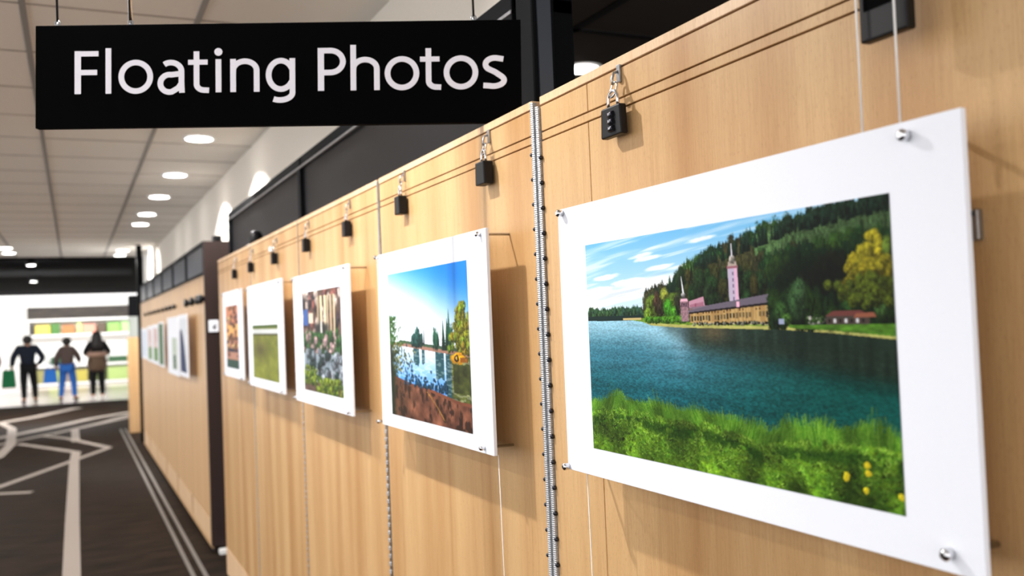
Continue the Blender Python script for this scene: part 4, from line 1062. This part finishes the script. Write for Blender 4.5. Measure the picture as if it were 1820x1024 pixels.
# ------------------------------------------------------------------ spotlights under the black ceiling
sp = None
for x, y, lb in ((-.62, 17.75, 'round spotlight under the black ceiling, highest of the three'), (-.71, 20.7, 'round spotlight hanging under the black ceiling, the middle one of three'), (-.77, 23.2, 'dim round spotlight hanging under the black ceiling, the lowest in the photo of three'), (-2.05, 21.5, 'round spotlight under the black ceiling at the left edge of the photo')):
    if sp is None:
        sp = thing('ceiling_spotlight', lb, 'spotlight', (x, y, 2.90), 'spotlights under the black ceiling')
        MB().lathe([(.075, 0), (.085, -.06), (.085, -.11), (.07, -.11), (.06, -.06)], 'z', (0, 0, .06), 24).obj('housing', M['black'], sp)
        MB().lathe([(.066, -.052), (.066, -.046), (.02, -.046)], 'z', (0, 0, 0), 24).obj('lens', M['lamp'], sp)
        MB().tube([(0, 0, .055), (0, 0, .075)], .012, 8).obj('stem', M['black'], sp)
    else: dup(sp, (x, y, 2.90), lb)

# ------------------------------------------------------------------ light
near = [(.02, 2.41), (.02, 3.68), (.10, 5.25)]
for i, (x, y) in enumerate(near):
    dup(dl, (x, y, ZC), ('round downlight over the aisle abreast of the river print', 'round downlight over the aisle abreast of the garden print', 'round downlight over the aisle hidden behind the sign')[i], 'downlights over the aisle')
    spot((x, y, ZC - .03), (.55, y - .1, 1.2), (125, 92, 74)[i], 125, .6, .028)
for i, y in enumerate((.9, 2.9, 5.3, 7.7, 10.1, 12.5, 14.9)):  # row added out of view to brighten the cabinet fronts and floor
    dup(dl, (-1.35, y, ZC), 'added unseen downlight over the open floor, lighting the cabinet fronts', 'added downlights over the open floor')
    spot((-1.35, y, ZC - .03), (-.6, y, 0), (12, 45, 60, 90, 95, 100, 100)[i], 150, .8, .05)
for x, y, lb in row:
    spot((x, y, ZC - .03), (x + .02, y, 0), 110 if y < 9 else 70, 124 if y < 9 else 84, .12 if y < 9 else .5, .05)
spot((.80, 13.4, ZC - .03), (.80, 13.4, 0), 60, 84, .5, .05)
spot((.74, 15.6, ZC - .03), (1.25, 15.4, 2.2), 150, 120, .3, .05)
spot((2.46, 4.22, ZC - .03), (2.46, 4.22, 0), 30, 110, .3, .06)
spot((-.87, 15.4, ZC - .03), (-.87, 15.4, 0), 90, 120, .3, .05)
for x, y in ((-.62, 17.75), (-.71, 20.7), (-2.05, 21.5)):
    spot((x, y, 2.82), (x + .4, y + 9, 1.0), 260, 100, .6, .06, (1, .99, .97))
spot((-.71, 20.7, 2.82), (-.2, 20.9, 0), 1100, 130, .7, .06)
for x in (-2.2, -.2, 1.8):
    spot((x, 30.5, 2.9), (x * .8, 33.6, 1.2), 330, 140, .8, .1, (1, .99, .97))
    spot((x, 27.5, 2.9), (x, 28.0, 0), 130, 140, .8, .1, (1, .99, .97))

w = bpy.data.worlds.new('World'); bpy.context.scene.world = w; w.use_nodes = True
w.node_tree.nodes['Background'].inputs['Color'].default_value = (1.0, .98, .97, 1)
w.node_tree.nodes['Background'].inputs['Strength'].default_value = 1.62

# ------------------------------------------------------------------ camera
a, p, r = math.radians(25.3662), math.radians(1.7615), .04
F = Vector((math.sin(a) * math.cos(p), math.cos(a) * math.cos(p), math.sin(p)))
R0 = Vector((math.cos(a), -math.sin(a), 0)); U0 = R0.cross(F)
R2 = R0 * math.cos(r) - U0 * math.sin(r); U2 = U0 * math.cos(r) + R0 * math.sin(r)
cam = bpy.data.cameras.new('Camera'); co = bpy.data.objects.new('Camera', cam); C.objects.link(co)
co.matrix_world = Matrix(((R2.x, U2.x, -F.x, 0), (R2.y, U2.y, -F.y, 0), (R2.z, U2.z, -F.z, EH), (0, 0, 0, 1)))
cam.sensor_width = 36; cam.lens = 1650 / 1820 * 36; cam.clip_start = .05; cam.clip_end = 200
cam.dof.use_dof = True; cam.dof.focus_distance = 1.72; cam.dof.aperture_fstop = 3.6
sc_ = bpy.context.scene
sc_.camera = co
vs = sc_.view_settings; vs.view_transform = 'Standard'; vs.look = 'None'; vs.exposure = 0.30; vs.gamma = 1.0; vs.use_curve_mapping = False
